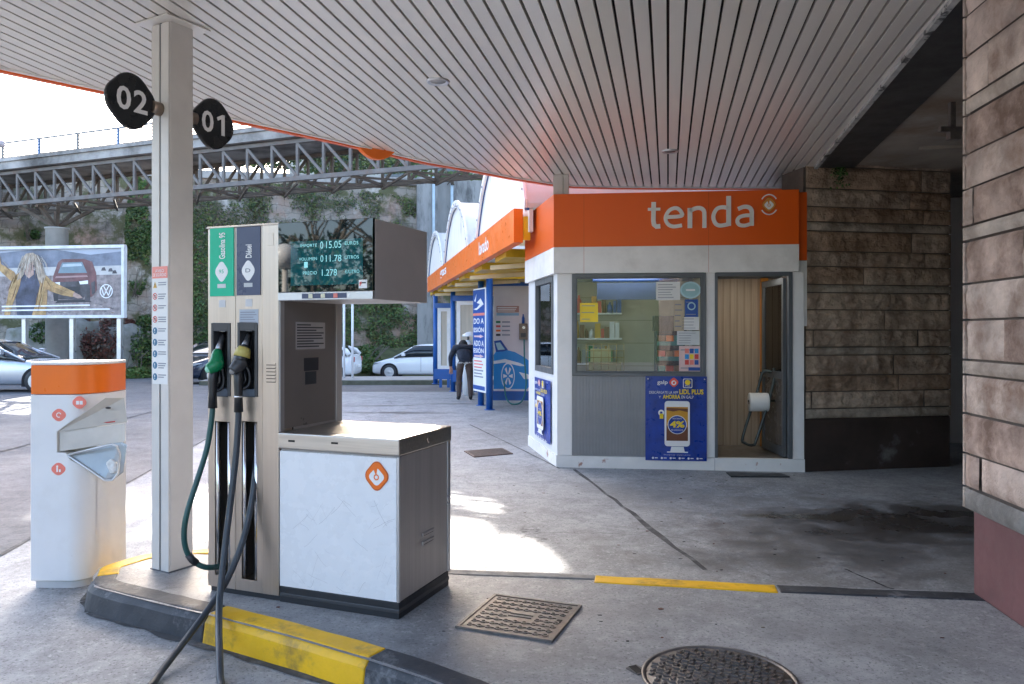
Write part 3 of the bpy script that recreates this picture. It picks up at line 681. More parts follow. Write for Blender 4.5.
# inside: sloped canopy above, funnel lip and litter below
mb = MB(); rc = MATS['bin_recess']
p0, p1, p2, p3 = bl(57, 432), bl(105, 397.5), bl(122.5, 398), bl(122.5, 424)
mb.face([(p0[0]+.002, .004, p0[1]), (p1[0], .004, p1[1]-.004), (p2[0]-.03, .075, p2[1]-.006), (p3[0]-.02, .095, p3[1])], mat('dispenser_slope', (.52,.505,.47), .45)); 
a, b = bl(74, 427), bl(109, 422.5)
mb.face([(a[0], .055, a[1]-.005), (b[0], .07, b[1]-.005), (b[0], .066, b[1]+.002), (a[0], .05, a[1]+.001)], red)
a = bl(105, 408.5); mb.face([(a[0]+x*1, .035, a[1]+z) for x, z in circle(0, 0, .018, 14, .007)], inkdark); mb.build('dispenser_hood', bin_)
mb = MB(); q0, q1, q2, q3 = bl(57.5, 432), bl(117.5, 425), bl(117.5, 443.5), bl(57.5, 452)
mb.face([(q0[0], .02, q0[1]), (q1[0], .09, q1[1]), (q2[0], .09, q2[1]), (q3[0], .02, q3[1])], mat('dispenser_front', (.60,.585,.55), .4)); mb.build('dispenser_panel', bin_)
mb = MB(); fp = [bl(66, 455), bl(113, 443.5), bl(119, 447), bl(118, 474), bl(111, 481.5), bl(104, 480)]
mb.face([(fp[0][0], .012, fp[0][1]), (fp[1][0], .088, fp[1][1]), (fp[2][0], .092, fp[2][1]), (fp[3][0], .06, fp[3][1]), (fp[4][0], .012, fp[4][1]), (fp[5][0], .008, fp[5][1])], mat('funnel_grey', (.33,.36,.37), .35, .3)); mb.build('waste_funnel', bin_)
mb = MB(); lip = [bl(68, 455), bl(112, 444), bl(116.5, 446), bl(118, 455), bl(116.5, 474), bl(112, 480.5), bl(105, 480)]
yo = [-.004, -.004, .0, .02, .015, .005, -.004]
lv = [Vector((x, yo[i], z)) for i, (x, z) in enumerate(lip)]; lv.append(lv[0]); mb.tube(lv, .007, alu, 8); mb.build('funnel_rim', bin_)
mb = MB(); c0 = bl(91, 459); mb.face([(x, .040+(x-c0[0])*.25, z) for x, z in circle(c0[0], c0[1], .036, 20, .019)], mat('dark_steel_disc', (.2,.21,.22), .3, .8)); mb.build('funnel_hole', bin_)
c0 = bl(110, 467); o = thing('paper_scrap', 'crumpled white paper towel left in the bin opening', 'paper', B.world((c0[0], .03, c0[1])), 0)
bm = bmesh.new(); bmesh.ops.create_icosphere(bm, subdivisions=3, radius=.042)
for v in bm.verts: v.co *= 1 + .5*noise.noise(v.co*28) ; v.co.x *= .8; v.co.z *= .95; v.co.y *= .6
me = bpy.data.meshes.new('crumpled_sheet'); bm.to_mesh(me); bm.free(); me.materials.append(paper); q = bpy.data.objects.new('crumpled_sheet', me); COL.objects.link(q); q.parent = o
mb = MB()
for (x, y) in ((79.5, 402.5), (59, 415), (58.5, 469)):
    c = bl(x, y); mb.plate(diamond(c[0], c[1], .043, .038, 32, .75), mat('coral_sticker', (.78,.2,.15), .4), 0, .001)
    if y < 410: mb.box(c[0]-.02, c[0]-.002, -.002, -.001, c[1]-.012, c[1]+.01, ink); mb.box(c[0]+.002, c[0]+.02, -.002, -.001, c[1]-.012, c[1]+.01, ink)
    elif y < 430: ring(mb, c[0], c[1], .011, .016, ink, -.001, 20, 300, 14, .001)
    else: mb.box(c[0]-.012, c[0]-.003, -.002, -.001, c[1]-.018, c[1]+.01, ink); mb.plate(circle(c[0]-.007, c[1]+.016, .006, 10), ink, -.001, .001); mb.box(c[0]+.004, c[0]+.014, -.002, -.001, c[1]-.018, c[1]-.002, ink)
mb.build('sticker', bin_)

# ------------------------------------------------------------------ ground covers
iron = mat('cast_iron', (.16,.148,.14), .46, .5, var=.25, scale=12, bump=.15, bscale=120, dirt=(.14,.09,.06), dscale=6, damt=.6)
q = [G(493.75, 596.3, IZ), G(579.7, 607.2, IZ), G(551.6, 642.3, IZ), G(458.6, 628.3, IZ)]
cen = sum(q, Vector())/4; t = thing('access_cover', 'square cast iron access cover set in the island concrete', 'drain cover', (cen.x, cen.y, IZ), P.a)
Rm = Matrix.Rotation(-P.a, 3, 'Z'); ql = [Rm @ (p-cen) for p in q]
hx = (abs(ql[0].x)+abs(ql[1].x)+abs(ql[2].x)+abs(ql[3].x))/4; hy = (abs(ql[0].y)+abs(ql[1].y)+abs(ql[2].y)+abs(ql[3].y))/4
mb = MB(); mb.box(-hx, hx, -hy, hy, .0, .007, iron)
for sx in (-1, 1): mb.box(sx*hx-.008, sx*hx+.008, -hy-.008, hy+.008, .0, .012, iron); mb.box(-hx, hx, sx*hy-.008, sx*hy+.008, .0, .0125, iron)
mb.build('frame', t)
mb = MB(); nxx = 9; nyy = 8
for i in range(nxx):
    for j in range(nyy):
        x = -hx+.02+(i+.5)*(2*hx-.04)/nxx; y = -hy+.02+(j+.5)*(2*hy-.04)/nyy
        if abs(x) < .07 and abs(y) < .03: continue
        if i > nxx-2 and j == 4: continue
        rr = .016
        for k in range(8):
            a, b = R(45*k), R(45*k+45)
            mb.extr([(x+rr*.6*math.cos(a), y+rr*.6*math.sin(a), .007), (x+rr*math.cos(a), y+rr*math.sin(a), .007), (x+rr*math.cos(b), y+rr*math.sin(b), .007), (x+rr*.6*math.cos(b), y+rr*.6*math.sin(b), .007)], (0,0,.005), iron)
        if i < nxx-1: mb.box(x+rr, x+(2*hx-.04)/nxx-rr, y-.004, y+.004, .007, .0115, iron)
mb.box(-.06, .06, -.02, -.012, .007, .012, iron); mb.box(-.06, .06, .012, .02, .007, .012, iron)
mb.box(hx-.05, hx-.025, -.02, .02, .0072, .009, void); mb.build('lid', t)
mc = Vector((.842, 3.128, IZ)); t = thing('manhole_cover', 'round cast iron manhole cover with studded pattern set in concrete', 'manhole cover', mc, R(12))
mb = MB(); mb.lathe([(.001,.006),(.292,.006),(.292,.003),(.297,.003),(.297,.010),(.312,.010),(.312,.0)], (0,0,0), iron, 64); mb.build('frame', t)
mb = MB(); st = .034
for i in range(-9, 10):
    for j in range(-9, 10):
        x = i*st + (st/2 if j % 2 else 0); y = j*st*.87
        if x*x+y*y < .278**2:
            a = R(35 if (i+j) % 2 else -35); c, s_ = math.cos(a), math.sin(a); l, w = .0135, .0065
            mb.extr([(x+u*c-v*s_, y+u*s_+v*c, .006) for u, v in ((-l,-w),(l,-w),(l,w),(-l,w))], (0,0,.006), iron)
mb.build('studded_lid', t)
mb = MB(); a = G(631, 667.5, IZ)-mc; b = G(643, 674, IZ)-mc; Rm = Matrix.Rotation(-R(12), 3, 'Z'); a = Rm@a; b = Rm@b
mb.bar((a.x, a.y, .003), (b.x, b.y, .003), .055, .008, iron); mb.bar((a.x+.005, a.y, .0065), (b.x-.012, b.y, .0065), .035, .003, void); mb.build('lifting_slot', t)
q = [gp(464, 452), gp(502, 449), gp(513, 454.5), gp(474, 458)]; cx_ = sum(p[0] for p in q)/4; cy_ = sum(p[1] for p in q)/4
t = thing('drain_plate', 'flat brown metal drain plate in the forecourt beside the kiosk corner', 'drain cover', (cx_, cy_, .004))
mb = MB(); mb.extr([(p[0]-cx_, p[1]-cy_, .001) for p in q], (0,0,.012), mat('rusty_plate', (.12,.085,.075), .7, .3, var=.3, bump=.3)); mb.build('plate', t); mb = MB()
u = Vector((q[1][0]-q[0][0], q[1][1]-q[0][1])); v = Vector((q[3][0]-q[0][0], q[3][1]-q[0][1])); o_ = Vector((q[0][0]-cx_, q[0][1]-cy_))
for k in range(1, 9): a = o_+u*.05+v*(k/9); b = o_+u*.95+v*(k/9); mb.bar((*a, .0145), (*b, .0145), .012, .005, iron)
mb.build('ribs', t)

# ------------------------------------------------------------------ shop kiosk
K0 = G(557.2, 467.5); K1 = G(804.2, 472.4); K = Frame(K0, math.atan2(K1.y-K0.y, K1.x-K0.x)); KW = (K1-K0).length
kl0 = Vector((.229, 10.515, 0)); KL = Frame(kl0, math.atan2(K0.y-kl0.y, K0.x-kl0.x)); LW = (K0-kl0).length
kiosk = thing('shop_kiosk', 'small shop kiosk with orange tenda sign under the canopy', 'kiosk', K.o, K.a)
loc = lambda w: Vector(((w-K.o).dot(K.ux), (w-K.o).dot(K.uy), w.z))
def onleft(x, y, z): return loc(KL.world((x, y, z)))     # point on the left face in kiosk space
def boxL(mb, x0, x1, y0, y1, z0, z1, m):
    mb.extr([onleft(x0,y0,z0), onleft(x1,y0,z0), onleft(x1,y1,z0), onleft(x0,y1,z0)], (0,0,z1-z0), m)
KD = 1.75; ZB = 2.215; ZO = 2.515; ZF = 3.118
h = lambda x, y: K.hit(x, y)
wx0, wx1 = h(571.9, 300)[0], h(706, 300)[0]; wz0, wz1 = h(640, 376.3)[1], ZB
dx0, dx1 = h(714.8, 400)[0], h(792.5, 400)[0]; dz0 = .145
corr = mat('grey_corrugated_panel', (.36,.37,.39), .4, .3, var=.06)
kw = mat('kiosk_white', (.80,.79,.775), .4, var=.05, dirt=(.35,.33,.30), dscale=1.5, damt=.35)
kbase = mat('chipped_white_base', (.78,.77,.75), .5, var=.05, scale=4, dirt=(.35,.12,.06), dscale=6, damt=.8, dlo=.62, dhi=.68)
# walls
mb = MB()
mb.box(0, wx0, 0, .05, .14, ZB, kw); mb.box(wx1, dx0, 0, .05, .145, ZB, kw); mb.box(dx1, KW, 0, .05, .145, ZB, kw)
mb.box(KW-.05, KW, .05, KD, 0, ZB, kw); mb.box(-.48, KW, KD, KD+.05, 0, ZB, kw)
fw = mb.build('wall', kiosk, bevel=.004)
mb = MB(); a = .1
while a < KW: a += .7
mb.box(-.006, dx0, -.012, .05, 0, .138, kbase); mb.box(dx0+.001, KW+.004, -.014, .05, 0, .143, kbase); mb.box(dx0-.004, dx0+.0, -.0135, -.012, 0, .138, inkgrey); mb.build('base_skirt', kiosk, bevel=.004)
mb = MB(); x = wx0+.006; zc1 = wz0-.003
mb.box(wx0, wx1, .012, .05, .14, zc1, corr)
while x < wx1-.012:
    mb.extr([(x, .012, .142), (x+.0035, 0, .142), (x+.0095, 0, .142), (x+.013, .012, .142)], (0, 0, zc1-.144), corr); x += .0165
mb.build('corrugated_panel', kiosk)
# left wall with window
lx0, lx1 = KL.hit(535.7, 300)[0], KL.hit(553.5, 300)[0]; lz0 = KL.hit(545, 372.5)[1]; lz1 = ZB
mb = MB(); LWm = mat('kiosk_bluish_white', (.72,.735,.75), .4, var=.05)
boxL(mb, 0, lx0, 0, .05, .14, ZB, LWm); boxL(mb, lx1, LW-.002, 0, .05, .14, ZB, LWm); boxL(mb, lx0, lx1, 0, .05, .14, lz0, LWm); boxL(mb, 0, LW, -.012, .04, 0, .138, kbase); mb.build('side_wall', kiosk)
def window(mbf, bx, x0, x1, z0, z1, w, d0=-.012, d1=.05):
    bx(mbf, x0, x0+w, d0, d1, z0, z1, frame_gr); bx(mbf, x1-w, x1, d0, d1, z0, z1, frame_gr); bx(mbf, x0+w, x1-w, d0, d1, z0, z0+w, frame_gr); bx(mbf, x0+w, x1-w, d0, d1, z1-w, z1, frame_gr)
def bxK(m_, *a): m_.box(*a)
mb = MB(); window(mb, bxK, wx0+.001, wx1-.001, wz0, wz1-.001, .042); window(mb, bxK, wx0+.043, wx1-.043, wz0+.042, wz1-.043, .016, .004, .045); wf = mb.build('window', kiosk, bevel=.003)
mb = MB(); mb.box(wx0+.055, wx1-.055, .02, .026, wz0+.055, wz1-.055, glass); mb.build('pane', wf)
mb = MB(); window(mb, boxL, lx0+.002, lx1-.002, lz0, lz1-.002, .07, -.012, .045); wl = mb.build('window', kiosk)
mb = MB(); boxL(mb, lx0+.07, lx1-.07, .02, .026, lz0+.07, lz1-.07, glass); mb.build('pane', wl)
# door frame, open door leaf
mb = MB(); mb.box(dx0, dx0+.032, -.01, .06, dz0, ZB-.001, frame_gr); mb.box(dx1-.045, dx1, -.01, .06, dz0, ZB-.001, frame_gr); mb.box(dx0+.032, dx1-.045, -.01, .06, ZB-.045, ZB-.001, frame_gr); mb.build('door_frame', kiosk, bevel=.003)
mb = MB(); ang = R(97); c, s_ = math.cos(ang), math.sin(ang); LWd = .72
hinge = Vector((dx1-.052, .065, 0))
def leaf(m_, u0, u1, v0, v1, z0, z1, m):
    pts = [hinge + Vector((u*c - v*s_, u*s_ + v*c, 0)) for u, v in ((u0,v0),(u1,v0),(u1,v1),(u0,v1))]
    m_.extr([(p.x, p.y, z0) for p in pts], (0, 0, z1-z0), m)
for a in ((0,.05),(LWd-.06,LWd)): leaf(mb, a[0], a[1], 0, .035, dz0+.01, ZB-.06, frame_gr)
for z in ((dz0+.01, dz0+.12), (1.02, 1.1), (ZB-.13, ZB-.06)): leaf(mb, .05, LWd-.06, 0, .035, z[0], z[1], frame_gr)
dr = mb.build('door', kiosk); mb = MB()
leaf(mb, .05, LWd-.06, .015, .02, dz0+.12, 1.02, mat('dark_door_panel', (.10,.085,.075), .25)); leaf(mb, .05, LWd-.06, .015, .02, 1.1, ZB-.13, glass); mb.build('door_pane', dr)
mb = MB(); p = hinge+Vector((LWd-.03)*Vector((c, s_, 0)) if False else (hinge.x+(LWd-.03)*c+.05*s_*1, hinge.y+(LWd-.03)*s_, 1.06)); mb.tube([(hinge.x+(LWd-.03)*c, hinge.y+(LWd-.03)*s_, 1.06), (hinge.x+(LWd-.03)*c-.06, hinge.y+(LWd-.03)*s_, 1.06), (hinge.x+(LWd-.12)*c-.06, hinge.y+(LWd-.14)*s_, 1.06)], .011, black, 10); mb.build('door_handle', dr)
# fascia
mb = MB(); fo = -.045; fe = -.02; XR = h(798, 220)[0]
cor = lambda o: None
def fascia_k(z0, z1, m, off, nm):
    mb = MB()
    # corner where the front and left fascia planes meet
    lp0 = onleft(-.02, -off, 0); lp1 = onleft(LW, -off, 0); d = (lp1-lp0); tt = (-off - lp0.y)/d.y; cx = lp0.x + d.x*tt
    mb.extr([(cx, -off, z0), (XR, -off, z0), (XR, .0, z0), (.01, .0, z0)], (0,0,z1-z0), m); 
    q0 = onleft(-.02, 0, 0); mb.extr([(cx, -off-.0, z0+.0003), (.01-.003, .0, z0+.0003), (q0.x, q0.y, z0+.0003), (lp0.x, lp0.y, z0+.0003)], (0,0,z1-z0-.0006), m)
    return mb.build(nm, kiosk, bevel=.003), cx
fo1, cx = fascia_k(ZO+.001, ZF, orange, .05, 'fascia'); fascia_k(ZB+.001, ZO, white2, .05, 'fascia_band')
mb = MB()
for px in (584, 708): mb = MB(); x = h(px, 220)[0]; mb.box(x-.0015, x+.0015, -.0506, -.0498, ZB+.004, ZF-.003, mat('seam_shadow_gap', (.45,.07,.008), .6)); mb.build('panel_seam', fo1)
tm = mat('raised_white_letter', (.80,.78,.74), .4, var=.02); mb = MB()
zt0 = h(700, 228.2)[1]; zx = h(700, 206)[1]
# lettering drawn as strokes so that the round forms carry the sign's own shapes
def arc(cx, cz, rx, rz, a0, a1, n=16): return [(cx+rx*math.cos(R(a0+(a1-a0)*k/n)), cz+rz*math.sin(R(a0+(a1-a0)*k/n))) for k in range(n+1)]
def ribbon(mb, pts, w, m, y, t):
    """stroke of width w (number or one per point), as one raised strip"""
    n = len(pts); ws = w if isinstance(w, list) else [w]*n; Lp = []; Rp = []
    for i in range(n):
        a, b = Vector(pts[max(i-1, 0)]), Vector(pts[min(i+1, n-1)]); d = (b-a).normalized(); nn = Vector((-d.y, d.x))*ws[i]/2; p = Vector(pts[i]); Lp.append(p+nn); Rp.append(p-nn)
    for i in range(n-1): mb.extr([(Lp[i].x, y, Lp[i].y), (Rp[i].x, y, Rp[i].y), (Rp[i+1].x, y, Rp[i+1].y), (Lp[i+1].x, y, Lp[i+1].y)], (0, -t, 0), m)
def U(x, y): return K.hit(640+x*.166, 185+y*.166, -.05)
sw = (U(520,100)[0]-U(492,100)[0])
XS = lambda v: U(v, 150)[0]
ZS = lambda v: U(300, v)[1]
def L(pts, w=None): ribbon(mb, [(XS(x), ZS(y)) for x, y in pts], w or sw, tm, -.0505, .016)
L([(82,100),(80,215)]); L([(80,212),(84,236),(98,248),(122,246)]); L([(47,143),(122,143)], sw*.62)
def curve(pts, k=6):
    P_ = [Vector(p) for p in pts]; o = []
    for i in range(len(P_)-1):
        a, b, c_, d = P_[max(i-1,0)], P_[i], P_[i+1], P_[min(i+2,len(P_)-1)]
        for j in range(k):
            t_ = j/k; o.append(tuple(.5*((2*b)+(c_-a)*t_+(2*a-5*b+4*c_-d)*t_*t_+(3*b-a-3*c_+d)*t_**3)))
    return o+[tuple(P_[-1])]
L(curve([(160,192),(248,186),(246,160),(226,141),(200,140),(172,156),(153,195),(166,232),(200,249),(252,243)]), [sw*.72]*7+[sw*.7]*3+[sw*.75]*45 if False else sw*.8)
L([(300,260),(300,140)]); L(curve([(300,158),(330,143),(362,141),(383,156),(387,185),(387,260)]), sw*.88)
L([(533,72),(533,250)]); L(curve([(533,146),(500,138),(462,148),(441,190),(452,232),(482,248),(533,240)]), sw*.85)
L(curve([(590,150),(625,138),(655,142),(671,162),(672,200),(672,252)]), sw*.88); L(curve([(672,190),(632,190),(598,200),(585,222),(597,244),(630,250),(672,238)]), sw*.8)
mb.build('lettering', fo1)
mb = MB(); c0 = U(777, 118); badge(mb, c0[0], c0[1], .078, -.0505, mat('golden_emblem', (.72,.30,.05), .3, var=0))
a_ = K.hit(769, 195, -.05); b_ = K.hit(769, 215, -.05)
ribbon(mb, arc(c0[0], c0[1]-.02, .098, .13, 38, 142, 14), .012, ink, -.0505, .008); ribbon(mb, arc(c0[0], c0[1]+.02, .098, .13, 218, 322, 14), .012, ink, -.0505, .008); mb.build('emblem', fo1)
# step-back return fascia at the right and roof
mb = MB(); mb.box(XR+.006, KW+.035, .02, .07, ZO-.17, ZF-.02, orange); mb.box(XR+.006, KW+.035, .02, .07, ZB-.6, ZO-.175, kw); mb.build('return_panel', kiosk, bevel=.003)
mb = MB(); mb.extr([(.02, .05, ZB+.02), (KW-.001, .05, ZB+.02), (KW-.001, KD, ZB+.02), (-.45, KD, ZB+.02)], (0,0,.05), white2); mb.box(.05, KW, .06, KD+.04, ZF-.12, ZF-.06, white2); mb.build('roof', kiosk)
mb = MB(); mb.extr([(.02, .05, .01), (KW-.051, .05, .01), (KW-.051, KD, .01), (-.45, KD, .01)], (0,0,.13), mat('kiosk_floor', (.20,.17,.14), .5, var=.2)); mb.build('floor', kiosk)
# interior
wood = mat('wood_panelling', (.42,.32,.225), .45, var=.12, scale=3, stretch=(14,14,.5)); cream = mat('cream_block_wall', (.50,.44,.35), .7, var=.06)
mb = MB(); xp = h(714, 400)[0]
px0, px1 = xp-.08, KW-.052
mb.box(px0, px1, 1.05, 1.09, .14, ZB, wood); x = px0
while x < px1: mb.box(x, x+.006, 1.046, 1.05, .14, ZB, mat('panel_groove', (.22,.13,.07), .6)); x += .085
mb.box(px0-.03, px0, .1, 1.09, .14, ZB, cream); mb.build('partition', kiosk)
mb = MB(); a = K.hit(763, 400, .85)[0]; mb.box(a, a+.085, .96, 1.04, .14, ZB, mat('orange_pillar', (.62,.24,.02), .4)); mb.build('orange_pillar', kiosk)
mb = MB(); mb.box(-.4, px0-.03, 1.45, 1.5, .14, ZB, cream)
for z in (.5, .8, 1.1, 1.4, 1.7, 2.0): mb.box(-.4, px0-.03, 1.446, 1.45, z, z+.008, mat('cream_joint', (.30,.29,.2), .8))
mb.build('inner_wall', kiosk)
mb = MB(); mb.box(-.05, px0-.04, .95, 1.4, .14, .95, white2); mb.box(-.07, px0-.04, .93, 1.42, .95, .985, frame_gr); mb.build('counter', kiosk)
mb = MB(); mb.box(.3, 1.2, .07, .30, ZB-.016, ZB-.004, mat('interior_fill_glow', (.8,.8,.78), .4, emit=(1., .95,.86), estr=1.5)); mb.build('interior_fill_panel', kiosk)  # glowing panels added to brighten the kiosk interior, hidden above the openings
mb = MB(); mb.box(1.75, 2.5, .07, .22, ZB-.016, ZB-.004, MATS['interior_fill_glow']); mb.build('interior_fill_panel', kiosk)
# small post from the roof to the canopy
pk = AT(561.5, 190, 9.0); t = thing('roof_post', 'short cream post between kiosk roof and canopy ceiling', 'post', (pk.x, pk.y, ZF-.06), K.a)
mb = MB(); mb.box(-.095, .02, -.05, .10, 0, CZ-ZF+.058, colwhite); mb.box(.024, .085, -.05, .10, 0, CZ-ZF+.058, colwhite); mb.build('shaft', t, bevel=.004)
mb = MB(); mb.box(-.12, .11, -.075, .125, 0, .012, alu); mb.build('foot_plate', t)

# posters on the kiosk
def poster(fr, root_off, x0, x1, z0, z1, label, wav=1.):
    o = fr.world((x0, root_off, z0)); t = thing('poster', label, 'poster', o, fr.a, 'blue fuel app posters'); w = x1-x0; hh = z1-z0
    mb = MB(); nx, nz_ = 14, 18
    def bulge(u, v): return -.004 - wav*.010*(noise.noise(Vector((u*2.3+fr.a, v*3, 1.7)))+.6)*min(1, 6*min(u, 1-u)+.0)
    vs = [(w*i/nx, bulge(i/nx, j/nz_), hh*j/nz_) for j in range(nz_+1) for i in range(nx+1)]
    mb.raw(vs, [(j*(nx+1)+i, j*(nx+1)+i+1, (j+1)*(nx+1)+i+1, (j+1)*(nx+1)+i) for j in range(nz_) for i in range(nx)], navyp, True); mb.build('sheet', t, recalc=False)
    mb = MB(); Y = -.024*wav-.006; X = lambda u: w*u; Z = lambda v: hh*v
    mb.text('galp', X(.19), X(.36), Z(.895), Z(.955), ink, Y, .01); mb.plate(diamond(X(.46), Z(.93), .075*w, .055*hh, 30, .6), mat('red_mark', (.7,.09,.06), .4), Y, .001); ring(mb, X(.46), Z(.925), .02*w, .04*w, ink, Y-.001, 60, 400, 14, .001)
    mb.plate(rrect(X(.61), X(.76), Z(.865), Z(.975), .02*w, 3), ink, Y, .0006); mb.plate(rrect(X(.62), X(.75), Z(.872), Z(.968), .018*w, 3), navyp, Y-.0006, .0006); mb.plate(circle(X(.685), Z(.93), .045*w), yellow, Y-.0012, .0006); mb.text('Plus', X(.645), X(.725), Z(.882), Z(.9), ink, Y-.001)
    mb.text('DESCÁRGATE LA APP', X(.06), X(.53), Z(.795), Z(.835), ink, Y); mb.text('LIDL PLUS', X(.55), X(.94), Z(.79), Z(.85), yellow, Y, .03)
    mb.text('Y', X(.215), X(.25), Z(.74), Z(.77), ink, Y); mb.text('AHORRA', X(.28), X(.565), Z(.735), Z(.785), yellow, Y, .03); mb.text('EN GALP', X(.585), X(.78), Z(.74), Z(.775), ink, Y)
    mb.plate(rrect(X(.31), X(.72), Z(.175), Z(.71), .05*w), ink, Y, .001); mb.plate([(X(.34), Z(.24)), (X(.69), Z(.24)), (X(.69), Z(.64)), (X(.34), Z(.64))], beer, Y-.001, .0006)
    mb.plate([(X(.34), Z(.24)), (X(.69), Z(.24)), (X(.69), Z(.40)), (X(.34), Z(.42))], cola, Y-.0016, .0004); mb.plate([(X(.34), Z(.60)), (X(.45), Z(.585)), (X(.55), Z(.60)), (X(.69), Z(.58)), (X(.69), Z(.62)), (X(.34), Z(.63))], cola, Y-.0016, .0004)
    mb.plate(circle(X(.515), Z(.43), .155*w, 32), ink, Y-.002, .0004); mb.plate(circle(X(.515), Z(.43), .145*w, 32), navyp, Y-.0024, .0004); mb.text('4%', X(.395), X(.635), Z(.395), Z(.475), yellow, Y-.003, .04)
    mb.text('DESCUENTO', X(.44), X(.59), Z(.495), Z(.51), ink, Y-.003); mb.text('EN CARBURANTE', X(.42), X(.61), Z(.36), Z(.375), ink, Y-.003)
    mb.plate([(X(.40), Z(.105)), (X(.64), Z(.105)), (X(.62), Z(.17)), (X(.42), Z(.17))], ink, Y, .001); mb.plate([(X(.35), Z(.10)), (X(.69), Z(.10)), (X(.69), Z(.113)), (X(.35), Z(.113))], ink, Y-.001, .001)
    ring(mb, X(.255), Z(.57), .022*w, .05*w, ink, Y, 0, 360, 14, .001); mb.plate([(X(.23), Z(.5)), (X(.29), Z(.5)), (X(.29), Z(.56)), (X(.23), Z(.56))], yellow, Y-.001, .0005)
    mb.text('Descarga la app y empieza a ahorrar', X(.3), X(.73), Z(.066), Z(.08), ink, Y)
    for k in range(6):
        x = X(.12+.145*k); mb.plate(circle(x, Z(.034), .018*w, 12), ink, Y, .0006); mb.plate([(x+.03*w, Z(.03)), (x+.08*w, Z(.03)), (x+.08*w, Z(.04)), (x+.03*w, Z(.04))], ink, Y, .0006)
    for (u, v) in ((.04,.97),(.96,.97)): mb.plate(circle(X(u), Z(v), .012*w, 10), alu, Y, .002)
    mb.build('print', t); return t
navyp = mat('creased_blue_vinyl', (.008,.045,.30), .33, var=.25, scale=7, bump=.05, bscale=6)
a = K.hit(645.5, 376.2, -.03); b = K.hit(707, 461.5, -.03)
poster(K, -.014, a[0], b[0], b[1], a[1], 'blue poster with phone and yellow 4% below the shop window')
a = KL.hit(533, 376, -.03); b = KL.hit(549.5, 450, -.03)
poster(KL, -.014, a[0]+.05, b[0], .22, .97, 'creased blue poster with phone on the kiosk side wall', 1.2)

# notices stuck on the window glass
def notice(fr, off, px, m, label, lines=4, extra=None):
    a = fr.hit(px[0], px[1], off); b = fr.hit(px[2], px[3], off); w = b[0]-a[0]; hh = a[1]-b[1]
    t = thing('notice', label, 'notice', fr.world((a[0], off, b[1])), fr.a, 'papers stuck on the shop window')
    mb = MB(); mb.box(0, w, -.0008, 0, 0, hh, m); mb.build('sheet', t); mb = MB()
    for k in range(lines):
        z = hh*(.85-.7*k/max(1, lines-1)); ww = random.uniform(.55, .9); mb.box(w*.08, w*(.08+.84*ww), -.0014, -.0009, z-hh*.02, z+hh*.02, inkgrey)
    if extra: extra(mb, w, hh)
    mb.build('print', t)
g_ = .018
notice(K, g_, (656, 282, 680, 300), paper, 'white sheet at the top middle of the shop window', 6)
notice(K, g_, (680.5, 317, 699, 330), paper, 'small white card under the round sticker in the window', 4)
notice(K, g_, (677, 331, 699.5, 345), mat('grey_white_paper', (.62,.64,.64), .6), 'white card just above the red and blue flyer in window', 5)
def flyer(mb, w, hh):
    for i in range(3):
        for j in range(3): mb.box(w*(.28+.23*i), w*(.28+.23*i+.19), -.0022, -.0015, hh*(.28+.22*j), hh*(.28+.22*j+.18), (red, cyan, pinkred, yellow, bluesign)[(i*2+j) % 5])
    mb.box(w*.45, w, -.0022, -.0015, hh*.05, hh*.18, bluesign)
notice(K, g_, (679, 346, 700, 372), mat('pink_paper', (.72,.52,.5), .6), 'red and blue price flyer at the window bottom right corner', 2, flyer)
notice(K, g_, (685, 299.5, 698, 317), bluesign, 'blue sticker below the oval sticker in the window', 2, lambda m_, w, hh: ring(m_, w*.5, hh*.62, w*.22, w*.32, papercy, -.001, 0, 360, 16, .0008))
notice(K, g_, (580, 303, 598, 322), yellow, 'yellow sheet at the left of the shop window', 3)
notice(K, g_, (674, 300, 684, 331), mat('buff_paper', (.5,.42,.3), .6), 'narrow buff strip beside the stickers in the window', 5)
a = K.hit(690.5, 290, g_); t = thing('oval_sticker', 'pale cyan oval sticker in the top right window corner', 'sticker', K.world((a[0], g_, a[1])), K.a)
mb = MB(); mb.plate(circle(0, 0, .115, 32, .095), papercy, 0, .001); mb.plate(circle(-.0, 0, .095, 32, .077), mat('pale_teal', (.3,.5,.52), .5), -.001, .0005); mb.box(-.05, .05, -.0022, -.0015, -.01, .01, ink); mb.build('disc', t)
# things inside: rack of goods, wire basket
a = K.hit(665, 372, .55); t = thing('goods_rack', 'dark blue display rack of snack packets inside the shop window', 'rack', K.world((a[0]-.12, .42, .14)), K.a)
mb = MB(); rk = mat('rack_navy', (.012,.03,.06), .5); mb.box(0, .02, 0, .25, 0, 1.55, rk); mb.box(.32, .34, 0, .25, 0, 1.55, rk); mb.box(.02, .32, .23, .25, 0, 1.55, rk); mb.box(-.02, .36, -.01, .25, 1.42, 1.6, inkdark); mb.build('rack_frame', t)
for j in range(6):
    mb = MB(); z = .35+j*.18; mb.box(.02, .32, .01, .23, z, z+.012, rk); mb.box(.02, .32, 0, .01, z, z+.05, mat('teal_shelf_edge', (.03,.2,.22), .4)); mb.build('shelf', t)
    mb = MB(); cols = [red, mat('brown_pack', (.25,.12,.06), .5), orange2, mat('teal_pack', (.05,.3,.3), .4)]
    for i in range(3): mb.box(.03+i*.095, .115+i*.095, .02, .18, z+.013, z+.12, cols[(i+j) % 4])
    mb.build('packet_row', t)
a = K.hit(607, 372, .6); t = thing('wire_basket', 'yellow topped wire stand with goods inside the shop window', 'stand', K.world((a[0]-.25, .5, .985)), K.a)
mb = MB(); wy = mat('wire_tan', (.3,.2,.06), .4, .5)
